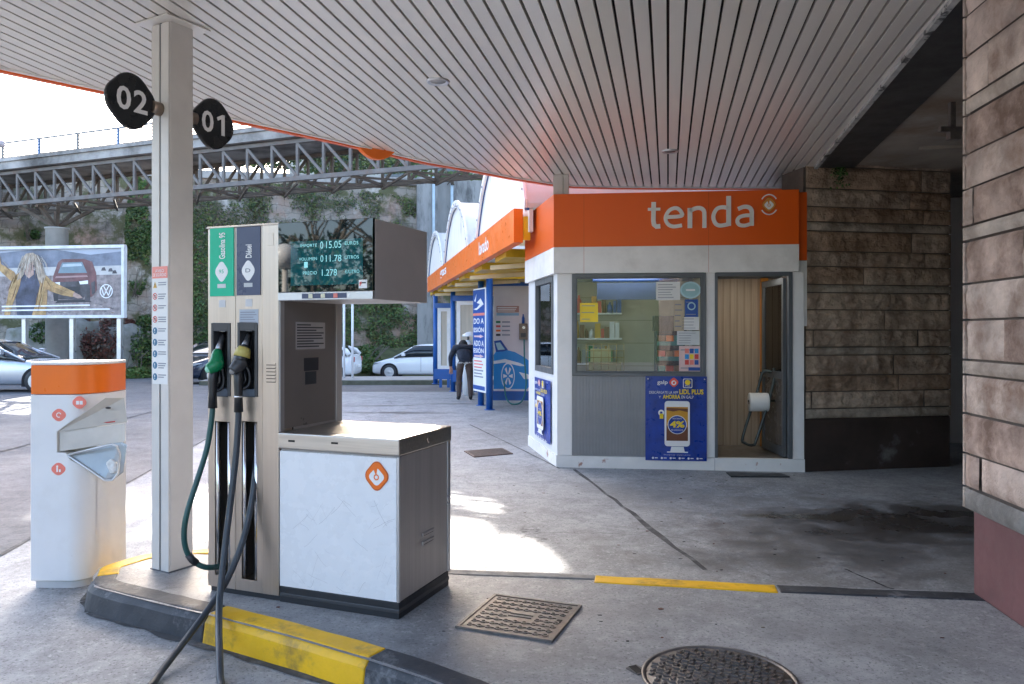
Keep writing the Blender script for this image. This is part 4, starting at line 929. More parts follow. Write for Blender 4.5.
for k in range(6): mb.tube([(k*.09, 0, 0), (k*.09, 0, .42)], .004, wy, 6); mb.tube([(0, 0, .02+k*.08), (.45, 0, .02+k*.08)], .004, wy, 6)
for k in (0, 5): mb.tube([(k*.09, 0, .42), (k*.09, .25, .42)], .004, wy, 6)
mb.build('grid', t); mb = MB(); mb.box(.03, .42, .05, .2, 0, .2, mat('olive_pack', (.22,.2,.06), .5)); mb.box(.05, .3, .06, .2, .201, .36, mat('pale_pack', (.45,.42,.25), .5)); mb.build('goods', t)
t = thing('wall_shelf', 'cream wall shelves with bottles and boxes deep inside the shop', 'shelf', K.world((.15, 1.30, 1.0)), K.a)
for j in range(3):
    mb = MB(); z = .12+j*.33; mb.box(0, .62, 0, .14, z, z+.02, white2); mb.build('shelf', t); mb = MB(); rs_ = random.Random(j)
    x = .02
    while x < .56:
        w_ = rs_.uniform(.04, .08); hh_ = rs_.uniform(.12, .24); m_ = rs_.choice([red, yellowpan, bluesign, green, inkgrey, beer, cola, paper])
        if rs_.random() < .5: mb.lathe([(w_*.45,0),(w_*.45,hh_*.7),(w_*.18,hh_*.85),(w_*.18,hh_)], (x+w_/2, .07, z+.021), m_, 10)
        else: mb.box(x, x+w_, .02, .12, z+.021, z+.021+hh_, m_)
        x += w_+.008
    mb.build('goods', t)
t = thing('roller_blind', 'dark navy rolled blind along the top inside the shop window', 'blind', K.world((.2, .32, 1.93)), K.a)
mb = MB(); mb.box(.25, 1.15, 0, .012, 0, .2, mat('navy_blind', (.01,.025,.09), .6)); mb.build('fabric', t); mb = MB(); mb.tube([(.2, .006, .23), (1.2, .006, .23)], .025, navy, 12); mb.build('roller', t)
# paper roll on a stand in the doorway
a = K.hit(757, 448, .34); t = thing('paper_roll_stand', 'tubular steel floor stand leaning in the kiosk doorway', 'stand', K.world((a[0], .34, .14)), K.a)
mb = MB(); r_ = lambda x, y, o_: Vector((K.hit(x, y, o_)[0]-a[0], o_-.34, K.hit(x, y, o_)[1]-.14))
tm2 = mat('green_grey_tube', (.06,.075,.075), .35, .6)
mb.tube([r_(772, 372, .40), r_(763, 372, .42), r_(757, 392, .42), r_(743, 436, .40), r_(745, 443, .36), r_(753, 445, .30), r_(757, 438, .28), r_(773, 385, .36), r_(774, 368, .40)], .017, tm2, 10, smooth_path=4); mb.build('tube_frame', t)
mb = MB(); mb.tube([r_(748, 401, .36), r_(775, 401, .36)], .01, tm2, 10); mb.build('spindle', t)
c1 = r_(749, 402, .36); c2 = r_(768, 402, .36); w0 = Vector(t.location); rot = Matrix.Rotation(K.a, 3, 'Z'); 
tr = thing('paper_roll', 'thick white paper roll on its stand in the kiosk doorway', 'paper roll', w0 + rot@c1, K.a)
mb = MB(); Lr = (c2-c1).length; mb.lathe([(.03,0),(.105,0),(.108,.006),(.108,Lr-.006),(.105,Lr),(.03,Lr)], (0,0,0), paper, 28, 'x'); mb.lathe([(.029,-.001),(.03,0),(.03,Lr),(.029,Lr+.001)], (0,0,0), mat('card_core', (.1,.07,.05), .8), 16, 'x'); mb.build('roll', tr)
notice(K, .955, (764, 310, 771, 338), papercy, 'light sheet with pictures on the orange pillar inside the doorway', 5)
# door mat
q = [gp(726, 473.5), gp(781, 474.5), gp(790, 478), gp(731, 477.8)]; cc = Vector((sum(p[0] for p in q)/4, sum(p[1] for p in q)/4))
t = MB(); t.extr([(p[0]-cc.x, p[1]-cc.y, 0) for p in q], (0,0,.014), rubber); tag(t.build('door_mat', None, .003, (cc.x, cc.y, .004)), 'black rubber mat on the concrete before the kiosk door', 'mat')

# ------------------------------------------------------------------ stone walls and gallery on the right
def stone_mat(name, c1, c2, dirt, bump=.6, dl=.48):
    return mat(name, c1, .92, var=.3, scale=3.2, bump=bump, bscale=17, dirt=dirt, dscale=2.3, damt=.85, dlo=dl-.04, dhi=dl+.14, bdist=.035)
st1 = stone_mat('pink_tan_stone', (.58,.465,.40), None, (.22,.125,.085), .6, .50); st2 = stone_mat('pale_granite_band', (.50,.42,.36), None, (.26,.20,.16), .5); st3 = stone_mat('grey_granite', (.27,.255,.24), None, (.13,.12,.11), .5)
st1b = stone_mat('brown_tan_stone', (.54,.42,.325), None, (.26,.175,.125), 1.)
stdk = mat('dark_stained_plinth', (.055,.038,.032), .55, var=.3, scale=1.5, bump=.2, bscale=20, dirt=(.25,.24,.23), dscale=1.6, damt=.7, dlo=.60, dhi=.70)
plin = mat('maroon_painted_plinth', (.15,.062,.065), .55, var=.12, scale=4, bump=.12, bscale=30, dirt=(.08,.04,.04), dscale=8, damt=.5)
def blocks(mb, courses, length, m_of, depth=.18, pitch=.62, seed=0, rough=.012, div=5, y0=0.):
    """coursed stone: every block a cushion-faced, roughened panel"""
    rnd = random.Random(seed)
    for ci, (z0, z1, kind) in enumerate(courses):
        x = -rnd.uniform(0, pitch*.8) if ci % 2 else 0.
        while x < length:
            w = pitch*rnd.uniform(.75, 1.35)*(1.7 if kind == 'band' else 1); xa, xb = max(0, x), min(length, x+w); x += w
            if xb-xa < .02: continue
            g = .006; nx = max(3, int((xb-xa)/.03)); nz_ = max(3, int((z1-z0)/.025)); off = rnd.uniform(-.008, .008); rr = rough*(.35 if kind == 'band' else 1); sv = rnd.uniform(0, 99)
            vs = []
            for j in range(nz_+1):
                for i in range(nx+1):
                    u, v = i/nx, j/nz_; e = min(u*(xb-xa), (1-u)*(xb-xa), v*(z1-z0), (1-v)*(z1-z0))
                    X, Z = xa+g+(xb-xa-2*g)*u, z0+g+(z1-z0-2*g)*v
                    dz = noise.fractal(Vector((X*13+sv, Z*16, sv)), .75, 2.1, 5)*rr if e > 1e-5 else 0
                    y = y0 + off - min(1, e/.02)**.5*.008 - dz if e > 1e-5 else y0 + off + .007
                    vs.append((X + noise.noise(Vector((Z*9+sv, 3, X)))*.004, y, Z))
            fs = [(j*(nx+1)+i, j*(nx+1)+i+1, (j+1)*(nx+1)+i+1, (j+1)*(nx+1)+i) for j in range(nz_) for i in range(nx)]
            mb.raw(vs, fs, m_of(kind, rnd), True)
mortar = mat('recessed_mortar', (.16,.13,.115), .95, var=.2, bump=.4)
# near pier; its faces look at the camera side and the drive
PR = Frame(G(964.5, 592, IZ), math.atan2(-.994, -.111))     # runs towards the camera along the pier face
# local x goes back to front; we look at its -y side: flip by building from the front end
pl = 3.4; orig = G(964.5, 592, IZ); dirn = Vector((-.111, -.994, 0)); fx0 = orig + dirn*pl
PRf = math.atan2(-dirn.y, -dirn.x)                           # x from front to back, so y points left; mirrored below
pier = thing('stone_pier', 'rough pink stone pier with maroon base at right edge of photo', 'pier', orig, math.atan2(dirn.y, dirn.x))
# in this frame: x runs along the face towards the camera, y points to the right (into the stone)
cs = [(.455,.575,'grey'),(.575,.755,'st'),(.755,.97,'st'),(.97,1.18,'st'),(1.18,1.26,'band'),(1.26,1.475,'st'),(1.475,1.67,'st'),(1.67,1.90,'st'),(1.90,1.98,'band'),(1.98,2.18,'st'),(2.18,2.37,'st'),(2.37,2.58,'st'),(2.58,2.67,'band'),(2.67,2.90,'st'),(2.90,3.12,'st'),(3.12,3.23,'st'),(3.24,3.5,'st'),(3.5,3.75,'st'),(3.75,4.0,'st'),(4.0,4.25,'st')]
pick = lambda a, b=None: (lambda k, r: (b or st2) if k == 'band' else (st3 if k == 'grey' else ((a, a, st5)[int(r.random()*3)] if b else (a, st6, st7)[int(r.random()*3)])))
st4 = stone_mat('brown_granite_band', (.46,.39,.32), None, (.20,.15,.11), 1.)
st5 = stone_mat('rusty_brown_stone', (.47,.33,.235), None, (.20,.125,.08), 1.); st6 = stone_mat('buff_rose_stone', (.60,.475,.41), None, (.30,.19,.14), .7); st7 = stone_mat('stained_rose_stone', (.49,.36,.30), None, (.15,.085,.06), .7, .46)
mb = MB(); blocks(mb, cs, pl, pick(st1), seed=4, rough=.011, pitch=.7); mb.build('stone_face', pier, recalc=False)
# end face (looks back into the gallery) and core
mb = MB(); mb.box(.0, pl, .03, .9, .455, 4.25, mortar); mb.build('core', pier)
mb = MB()
for (z0, z1, k) in cs: mb.box(-.02, .0, .0, .9, z0+.006, z1-.006, st1 if k == 'st' else st2)
mb.build('end_face', pier)
mb = MB(); mb.box(.02, pl, .035, .9, 0, .453, plin); mb.build('plinth', pier, bevel=.012)
# rear stone wall
w0 = G(805.5, 472); w1 = Vector((5.06, 8.86, 0)); RW = Frame(w0, math.atan2(w1.y-w0.y, w1.x-w0.x)); rw = thing('stone_wall', 'brown rough stone wall with dark stained base beside the kiosk', 'wall', RW.o, RW.a)
zz = lambda y: RW.hit(860, y)[1]; ys_ = [418, 408, 391, 375, 355, 347, 330, 310, 293, 285, 267, 252, 232, 223, 208, 190, 168, 150]
cs2 = []
for i in range(len(ys_)-1): cs2.append((zz(ys_[i]), zz(ys_[i+1]), 'band' if ys_[i]-ys_[i+1] <= 10 else 'st'))
rl = (w1-w0).length
mb = MB(); blocks(mb, cs2, rl, pick(st1b, st4), seed=9, pitch=1.3, rough=.026); mb.build('stone_face', rw, recalc=False)
mb = MB(); mb.box(0, rl, .045, .5, 0, cs2[-1][1], mortar); mb.build('core', rw)
mb = MB(); mb.box(-.02, rl-.03, -.012, .02, 0, cs2[0][0], stdk); mb.build('plinth', rw, bevel=.01)
# gallery ceiling (concrete) above the drive, with edge beam along the canopy
gal = thing('gallery_building', 'dark concrete gallery roof and painted soffit over the side drive', 'building')
mb = MB(); bm_dark = mat('dark_painted_beam', (.045,.042,.042), .5, var=.15, scale=2)
e0, e1 = Vector((rx(1.0)+.012, 1.0, 0)), Vector((rx(8.62)+.012, 8.62, 0)); dn = (e1-e0).normalized(); nn = Vector((dn.y, -dn.x, 0))
mb.extr([(e0.x, e0.y, CZ-.01), (e1.x, e1.y, CZ-.01), (e1.x+nn.x*.40, e1.y+nn.y*.40, CZ-.01), (e0.x+nn.x*.40, e0.y+nn.y*.40, CZ-.01)], (0,0,.3), bm_dark)
mb.build('edge_beam', gal, bevel=.004)
mb = MB(); mb.extr([(e0.x-nn.x*.045, e0.y-nn.y*.045, CZ-.028), (e1.x-nn.x*.045, e1.y-nn.y*.045, CZ-.028), (e1.x-nn.x*.005, e1.y-nn.y*.005, CZ-.028), (e0.x-nn.x*.005, e0.y-nn.y*.005, CZ-.028)], (0,0,.04), mat('weathered_trim', (.4,.39,.37), .6, var=.2, scale=8, dirt=(.03,.03,.03), dscale=7, damt=.9, dlo=.55, dhi=.6)); mb.build('edge_trim', gal)
mb = MB(); mb.extr([(rx(1.)+.3, 1.0, 3.42), (12, 1.0, 3.42), (12, 16, 3.42), (3.7, 16, 3.42), (rx(8.6)+.3, 8.6, 3.42)], (0,0,.35), mat('raw_concrete_ceiling', (.33,.29,.245), .9, var=.2, scale=1.2, bump=.2, bscale=14, dirt=(.18,.105,.06), dscale=1., damt=.8)); mb.build('ceiling', gal)
mb = MB()
for q in (5.2, 6.5, 7.8): mb.bar((3.1+q*.13, q, 3.417), (8, q-.9, 3.417), .05, .05, MATS['raw_concrete_ceiling'])
mb.build('ceiling_rib', gal)
mb = MB(); c1 = mat('gallery_inner_wall', (.10,.085,.075), .9, var=.25); mb.box(8.5, 8.7, 1.5, 15, 0, 3.4, c1); mb.box(3.5, 8.5, 14.6, 14.8, 0, 3.4, c1); mb.build('wall', gal)
mb = MB(); mb.extr([(2.12, .75, 0), (12, .75, 0), (12, -9, 0), (1.0, -9, 0)], (0,0,3.7), MATS['pink_tan_stone']); mb.build('street_wall', gal)
mb = MB(); mb.box(3.3, 12, 1.0, 16, 3.78, 9.5, mat('upper_storey_stone', (.33,.28,.24), .9, var=.2, bump=.3)); mb.build('upper_storey', gal)
a = AT(952, 135, 6.2); t = thing('ceiling_bracket', 'dark metal bracket fixed under the gallery ceiling', 'bracket', (a.x, a.y, 3.4))
mb = MB(); mb.box(-.1, .12, -.02, .02, -.24, -.2, iron); mb.box(-.02, .02, -.02, .02, -.2, -.002, iron); mb.box(-.03, .06, -.03, .03, -.30, -.24, iron); mb.build('arm', t)
a = AT(955, 250, 12.5); t = thing('rear_sign', 'red and white panel in the dark passage behind the stone wall', 'sign', (a.x-.3, a.y, 0))
mb = MB(); mb.box(0, 1.2, 0, .05, 2.45, 3.1, mat('dull_red_panel', (.35,.04,.03), .5)); mb.box(0, 1.2, 0, .05, 1.85, 2.449, white2); mb.build('panel', t); mb = MB(); mb.box(.1, .16, 0, .05, 0, 1.85, frame_gr); mb.box(1.0, 1.06, 0, .05, 0, 1.85, frame_gr); mb.build('post', t)

# leaf cluster helper
def leaves(mb, pts, size, mats_, rnd, flat=None):
    for p in pts:
        n = Vector((rnd.gauss(0, 1), rnd.gauss(0, 1), rnd.gauss(0, 1)+.3)).normalized() if flat is None else (flat + Vector((rnd.gauss(0, .5), rnd.gauss(0, .5), rnd.gauss(0, .5)+.25))).normalized()
        a = n.orthogonal().normalized(); b = n.cross(a); th = rnd.uniform(0, 6.28); a, b = a*math.cos(th)+b*math.sin(th), b*math.cos(th)-a*math.sin(th)
        s_ = size*rnd.uniform(.6, 1.4); m = mats_[min(len(mats_)-1, int(rnd.random()**1.2*len(mats_)))]
        mb.face([p - a*s_, p + b*s_*.5 + n*s_*.12, p + a*s_, p - b*s_*.5 + n*s_*.12], m)
rnd = random.Random(3)
a = RW.hit(837, 168); t = thing('wall_weed', 'little green weed growing at the top of the stone wall', 'plant', RW.world((a[0], -.03, a[1])), 0)
mb = MB(); leaves(mb, [Vector((rnd.gauss(0, .04), -.03+rnd.gauss(0, .02), -abs(rnd.gauss(0, .10))+.02)) for k in range(140)], .022, [leaf1, leaf2], rnd); mb.build('foliage', t, recalc=False)

# ------------------------------------------------------------------ car wash wing
WD = Vector((-.195, .981, 0)).normalized(); WO = Vector((.0815, 9.8, 0))
wing = thing('car_wash', 'car wash bays with orange fascia, blue posts and white vaulted roofs', 'car wash', WO, 0)
# wing frame: x along WD (away), y to the right
WA = math.atan2(WD.y, WD.x); wing.rotation_euler[2] = WA
def WL(w): d = Vector(w)-WO; rt = Vector((WD.y, -WD.x, 0)); return Vector((d.dot(WD), -d.dot(rt), d.z))   # local y positive = left
def wbar(nm, s0, s1, r0, r1, z0, z1, m, bev=0.):
    mb = MB(); mb.box(s0, s1, -r1, -r0, z0, z1, m); return mb.build(nm, wing, bevel=bev)
wfas = wbar('fascia', 0, 12.6, -.06, .06, 2.69, 3.12, orange2)
wf2 = Frame(WO, WA+math.pi)   # looking at it from the left: x runs towards the camera
mb = MB()
def wtext(s, pa, pb):
    A = wf2.hit(*pa, 0); Bq = wf2.hit(*pb, 0); m2 = MB(); m2.text(s, A[0], Bq[0], min(A[1], Bq[1]), max(A[1], Bq[1]), ink, 0)
    for v in m2.v: mb.v.append((-v[0], .0612+.001, v[2]))
    n = len(mb.v)-len(m2.v); k = mb.mi(ink)
    for f in m2.f: mb.f.append([i+n for i in f]); mb.m.append(k); mb.sm.append(False)
A = wf2.hit(479, 252, 0); Bq = wf2.hit(488.5, 244, 0); zc = 2.9
for s, xa, xb in (('lavado', 479, 488.6), ('gas', 440, 446.3)):
    A = wf2.hit(xa, 250, -.06)[0]; Bq = wf2.hit(xb, 250, -.06)[0]; m2 = MB(); m2.text(s, A, Bq, 2.80, 3.02, ink, -.0612, .02); n = len(mb.v); k = mb.mi(ink)
    mb.v += [(-v[0], -v[1], v[2]) for v in m2.v]
    for f in m2.f: mb.f.append([i+n for i in f]); mb.m.append(k); mb.sm.append(False)
mb.build('lettering', wfas)
yend = mat('yellow_end', (.8,.4,.01), .4)
wbar('yellow_end_cap', -.03, .02, .065, .15, 2.72, 3.02, yend)
for s in (1.2, 3.4, 5.6, 7.8, 10.0, 12.2): wbar('yellow_beam', s, s+.9, .07, 4.2, 2.62, 2.74, yellowpan)
for s in (2.3, 4.6, 6.9, 9.2, 11.4):
    mb = MB(); mb.bar((s+.3, -.1, 2.58), (s-1.2, -1.2, 2.58), .07, .07, mat('pale_timber', (.55,.42,.22), .6)); mb.build('strut', wing)
wbar('blue_rail', .2, .35, .3, 4.2, 2.40, 2.54, blue)
def wpost(px, py, r, z1=2.66):
    g = G(px, py); l = WL(g); mb = MB(); mb.lathe([(r,0),(r,z1)], (l.x, l.y, 0), blue, 16); mb.lathe([(r*1.6,0),(r*1.6,.015),(r,.016)], (l.x, l.y, 0), blue, 16); mb.build('post', wing)
wpost(489.5, 410, .068); wpost(481, 405.5, .065); wpost(453, 391.5, .065); wpost(435.5, 384, .07)
vsh = mat('translucent_vault', (.82,.82,.80), .5, var=.05, dirt=(.35,.33,.30), dscale=1.2, damt=.6, dlo=.58, dhi=.72, stretch=(1,1,.25))
# let a little sky through the vault sheet
for nm in ('translucent_vault',):
    m = MATS[nm]; N = m.node_tree.nodes; L_ = m.node_tree.links; tr = N.new('ShaderNodeBsdfTranslucent'); tr.inputs[0].default_value = (.85,.85,.83,1); mx = N.new('ShaderNodeMixShader'); mx.inputs[0].default_value = .3
    o_ = N['Material Output']; L_.new(N['Principled BSDF'].outputs[0], mx.inputs[1]); L_.new(tr.outputs[0], mx.inputs[2]); L_.new(mx.outputs[0], o_.inputs[0])
def vault(s0, s1, zs, rise, length=7., setback=.12):
    hw = (s1-s0)/2; Rr = (hw*hw+rise*rise)/(2*rise); c = (s0+s1)/2; zc = zs+rise-Rr; a0 = math.asin(min(1, hw/Rr)); n = 28
    arcp = [(c+Rr*math.sin(-a0+2*a0*k/n), zc+Rr*math.cos(-a0+2*a0*k/n)) for k in range(n+1)]
    mb = MB(); T = .06
    for k in range(n):
        (xa, za), (xb, zb) = arcp[k], arcp[k+1]
        mb.extr([(xa, -.10, za), (xb, -.10, zb), (xb, -length, zb), (xa, -length, za)], (0, 0, T), vsh)
    sh = mb.build('roof_vault', wing)
    mb = MB()   # blue soffit under the rim, white edge band with bolts
    for k in range(n):
        (xa, za), (xb, zb) = arcp[k], arcp[k+1]
        mb.extr([(xa, -.06, za-.002), (xb, -.06, zb-.002), (xb, -setback, zb-.002), (xa, -setback, za-.002)], (0, 0, -.03), blue)
        mb.extr([(xa, -.06, za-.05), (xb, -.06, zb-.05), (xb, -.06, zb+.11), (xa, -.06, za+.11)], (0, -.035, 0), white2)
        if k % 2: mb.lathe([(.018,0),(.018,.012)], ((xa+xb)/2, -.06, (za+zb)/2+.03), inkgrey, 8, 'y')
    mb.build('rim', sh)
    mb = MB(); mb.extr([(x, -setback, z-.035) for x, z in arcp] + [(s1, -setback, zs-.3), (s0, -setback, zs-.3)], (0, -.05, 0), mat('stained_gable_sheet', (.76,.75,.72), .6, var=.05, dirt=(.12,.10,.08), dscale=1.0, damt=.75, dlo=.6, dhi=.7, stretch=(4,4,.7))); mb.build('gable_sheet', sh)
vault(-.1, 4.15, 3.12, 1.25, 5.); vault(5.2, 9.5, 3.12, 1.2, 5.); vault(9.8, 14.1, 3.10, 1.15, 5.)
# bay back wall and white building behind the shop
wbar('back_wall', .2, 14.1, 4.9, 5.0, 0, 3.3, white2)
# wash bay panels facing the camera
def bay_panel(px0, px1, ytop, ybot, D, nm, label, fm, im):
    a = AT(px0, ytop, D); b = AT(px1, ybot, D); t = thing(nm, label, 'panel', (a.x, D, 0), R(-4), None); w = b.x-a.x
    mb = MB(); fwid = .1; mb.box(0, w, 0, .06, b.z, b.z+fwid, fm); mb.box(0, w, 0, .06, a.z-fwid, a.z, fm); mb.box(0, fwid, 0, .06, b.z+fwid, a.z-fwid, fm); mb.box(w-fwid, w, 0, .06, b.z+fwid, a.z-fwid, fm); mb.build('frame', t)
    mb = MB(); mb.box(fwid, w-fwid, .02, .05, b.z+fwid, a.z-fwid, im); mb.build('infill', t)
    mb = MB(); mb.box(-.1, w+.1, -.02, .08, max(-.1, b.z-.3), b.z-.002, blue); mb.box(-.1, w+.1, -.02, .08, a.z+.002, a.z+.14, blue); 
    for x in (.05, w-.1): mb.box(x, x+.08, 0, .06, gz(D), b.z-.3, blue)
    mb.build('rail', t); return t, w, a, b
beige = mat('beige_curtain', (.55,.48,.38), .7, var=.1, stretch=(6,6,.5), scale=2)
bay_panel(437.5, 450.5, 308, 369, 22.6, 'bay_screen', 'beige screen in white frame between the two far blue posts', white2, beige)
bay_panel(456.5, 478, 301, 370, 19.9, 'bay_screen', 'beige screen in white frame directly behind the bent man', white2, beige)
D = 16.6; a = AT(493.5, 286, D); b = AT(531, 391, D)
mural = thing('wash_mural', 'white wash bay panel printed with a blue convertible car', 'panel', (a.x, D, 0), R(-3)); w = b.x-a.x; z0, z1 = b.z, a.z
mb = MB(); mb.box(0, w, 0, .06, z0, z1, mat('pinkish_white_panel', (.72,.66,.66), .45, var=.04)); mb.build('sheet', mural)
mb = MB(); mb.box(-.05, w+.05, -.02, .08, z0-.2, z0-.001, blue); mb.box(-.05, w+.05, -.02, .08, z1+.001, z1+.12, blue); mb.build('rail', mural)
mb = MB(); X = lambda px: (px-493.5)/(531-493.5)*w; Z = lambda py: z0+(391-py)/(391-286)*(z1-z0); Y = 0
body = [(493.6,389),(493.6,355),(497,350),(503,349),(515,352),(524,357),(531,362),(531,384),(527,389)]
mb.plate([(X(x), Z(y)) for x, y in body], cyan, Y, .002)
mb.plate([(X(x), Z(y)) for x, y in ((494,341),(501,340),(508,350),(503,351.5),(496,352))], bluesign, Y-.002, .001); mb.plate([(X(x), Z(y)) for x, y in ((495.5,343),(500,342.3),(505,349.5),(498,350))], papercy, Y-.003, .001)
mb.plate([(X(x), Z(y)) for x, y in ((493.6,361),(505,359),(520,363),(526,366),(520,366),(505,362.5),(493.6,364))], ink, Y-.002, .001)
mb.plate([(X(x), Z(y)) for x, y in ((519,372),(528,374),(531,377),(531,379),(524,379))], ink, Y-.002, .001)
cw = (508, 376)
mb.plate([(X(cw[0]+6.8*math.cos(2*math.pi*k/28)), Z(cw[1]+13.5*math.sin(2*math.pi*k/28))) for k in range(28)], ink, Y-.003, .001)
mb.plate([(X(cw[0]+6*math.cos(2*math.pi*k/28)), Z(cw[1]+12*math.sin(2*math.pi*k/28))) for k in range(28)], cyan, Y-.004, .001)
for k in range(6):
    a_ = 2*math.pi*k/6; mb.plate([(X(cw[0]+r_*math.cos(a_+d)), Z(cw[1]+1.95*r_*math.sin(a_+d))) for r_, d in ((1,-.3),(4.8,-.22),(4.8,.22),(1,.3))], ink, Y-.005, .001)
for i, cm in enumerate((green, red, orange2, inkdark)):
    yy = 322+i*4.3; mb.plate([(X(496), Z(yy+1)), (X(500.5), Z(yy+1)), (X(500.5), Z(yy-1)), (X(496), Z(yy-1))], cm, Y, .001); mb.plate([(X(502), Z(yy+.7)), (X(510), Z(yy+.7)), (X(510), Z(yy-.7)), (X(502), Z(yy-.7))], inkgrey, Y, .001)
for (ya, yb, cm) in ((306, 312.5, pinkred), (313, 315.6, cyan)): mb.plate([(X(496.5), Z(yb)), (X(519), Z(yb)), (X(519), Z(ya)), (X(496.5), Z(ya))], mat('salmon_print' if cm is pinkred else 'sky_print', (.45,.25,.22) if cm is pinkred else (.25,.45,.6), .5), Y, .001)
for i in range(3): mb.plate([(X(497.5), Z(308+i*1.7)), (X(517-i), Z(308+i*1.7)), (X(517-i), Z(307.2+i*1.7)), (X(497.5), Z(307.2+i*1.7))], ink, Y-.001, .001)
mb.build('print', mural)
# coin machine on the mural with its hose
a = AT(519, 323.5, D-.2); b = AT(527.5, 339.5, D-.2); t = thing('coin_machine', 'brown grey coin machine box mounted before the blue car panel', 'machine', (a.x, D-.22, b.z))
ww, hh = b.x-a.x, a.z-b.z; mb = MB(); mb.box(0, ww, 0, .18, 0, hh, mat('machine_brown', (.2,.16,.13), .4, .4)); mb.build('case', t, bevel=.008)
mb = MB(); mb.plate(circle(ww*.55, hh*.75, .03), chrome, 0, .01); mb.box(ww*.2, ww*.8, -.012, 0, hh*.15, hh*.4, greyplate); mb.build('coin_slot', t)
mb = MB(); mb.lathe([(.03,0),(.03,.12),(.015,.16),(.015,.2)], (ww*.5, .08, hh+.001), bluesign, 12); mb.build('lamp', t)
o = Vector((a.x+ww*.6, D-.22, b.z)); pts = [o, AT(524.5, 360, D-.3), AT(526, 385, D-.5), AT(522, 401, D-.6), AT(512, 404, D-.6), AT(506, 397, D-.5), AT(504, 380, D-.3)]
t = thing('wash_hose', 'thin teal hose drooping below the coin machine', 'hose', o); mb = MB(); mb.tube([p-o for p in pts], .016, mat('teal_hose', (.02,.17,.17), .5), 8, smooth_path=5); mb.build('hose_line', t)
# tall blue instruction sign between posts
a = AT(473.2, 288, 16.3); b = AT(485.8, 289, 15.55); za, zb_ = AT(480, 288, 15.9).z, AT(480, 392, 15.9).z; fr = Frame((a.x, a.y, 0), math.atan2(b.y-a.y, b.x-a.x)); w = (Vector((b.x, b.y))-Vector((a.x, a.y))).length
t = thing('wash_instructions', 'tall blue pressure wash sign with white arrows by the posts', 'sign', fr.o, fr.a)
mb = MB(); mb.box(0, w, 0, .05, zb_, za, ink); mb.build('board', t, bevel=.01); mb = MB(); hh = za-zb_; Z = lambda v: zb_+hh*v
mb.box(.0, w*.93, -.003, -.0005, Z(.33), Z(.985), bluesign); mb.box(0, w*.93, -.004, -.003, Z(.735), Z(.76), pinkred)
for s, v in (('DO A', .655), ('ESIÓN', .575), ('ADO A', .44), ('ESIÓN', .375)): mb.text(s, w*.06, w*.86, Z(v), Z(v+.055), ink, -.004, .02)
for v in (.535, .345): mb.plate([(w*.1, Z(v-.008)), (w*.55, Z(v-.008)), (w*.55, Z(v-.018)), (w*.85, Z(v)), (w*.55, Z(v+.018)), (w*.55, Z(v+.008)), (w*.1, Z(v+.008))], mat('pale_pink_arrow', (.75,.5,.5), .5), -.003, .001)
mb.plate([(w*.02, Z(.80)), (w*.3, Z(.79)), (w*.85, Z(.84)), (w*.6, Z(.90)), (w*.3, Z(.86)), (w*.55, Z(.845)), (w*.3, Z(.81))], ink, -.003, .001); mb.plate([(w*.1, Z(.88)), (w*.3, Z(.95)), (w*.2, Z(.87))], ink, -.003, .001)
for k in range(6): mb.box(w*.08, w*(.7+.1*(k % 2)), -.002, -.0005, Z(.29-.03*k), Z(.303-.03*k), pinkred if k < 3 else inkgrey)
mb.box(0, w*.93, -.002, -.0005, Z(.02), Z(.06), bluesign)
mb.build('print', t)
# white vacuum dome behind the man
a = AT(467.5, 337, 18.6); t = thing('vacuum_station', 'white hooded vacuum unit standing behind the bent man', 'vacuum', (a.x, 18.9, 0))
mb = MB(); mb.lathe([(.14,0),(.14,1.2),(.06,1.35)], (0,0,0), white, 18); mb.build('drum', t); mb = MB(); mb.lathe([(.02,1.56),(.10,1.54),(.19,1.48),(.21,1.44),(.19,1.44)], (.05,0,0), white, 20); mb.lathe([(.03,1.33),(.03,1.5)], (0,0,0), frame_gr, 10); mb.build('hood', t)

# tall white hall behind the kiosk (seen over its roof)
t = thing('white_hall', 'white clad hall rising behind the kiosk roof', 'building', (1.0, 11.3, 0), K.a)
mb = MB(); mb.box(-.5, 7, 0, .2, 0, 5.2, mat('white_cladding', (.80,.79,.77), .6, var=.04)); mb.build('wall', t)
mb = MB()
for x in (.65, 1.75, 2.8, 4.2): mb.box(x, x+.03, -.03, -.001, 2.5, 5.2, frame_gr)
mb.build('mullion', t)

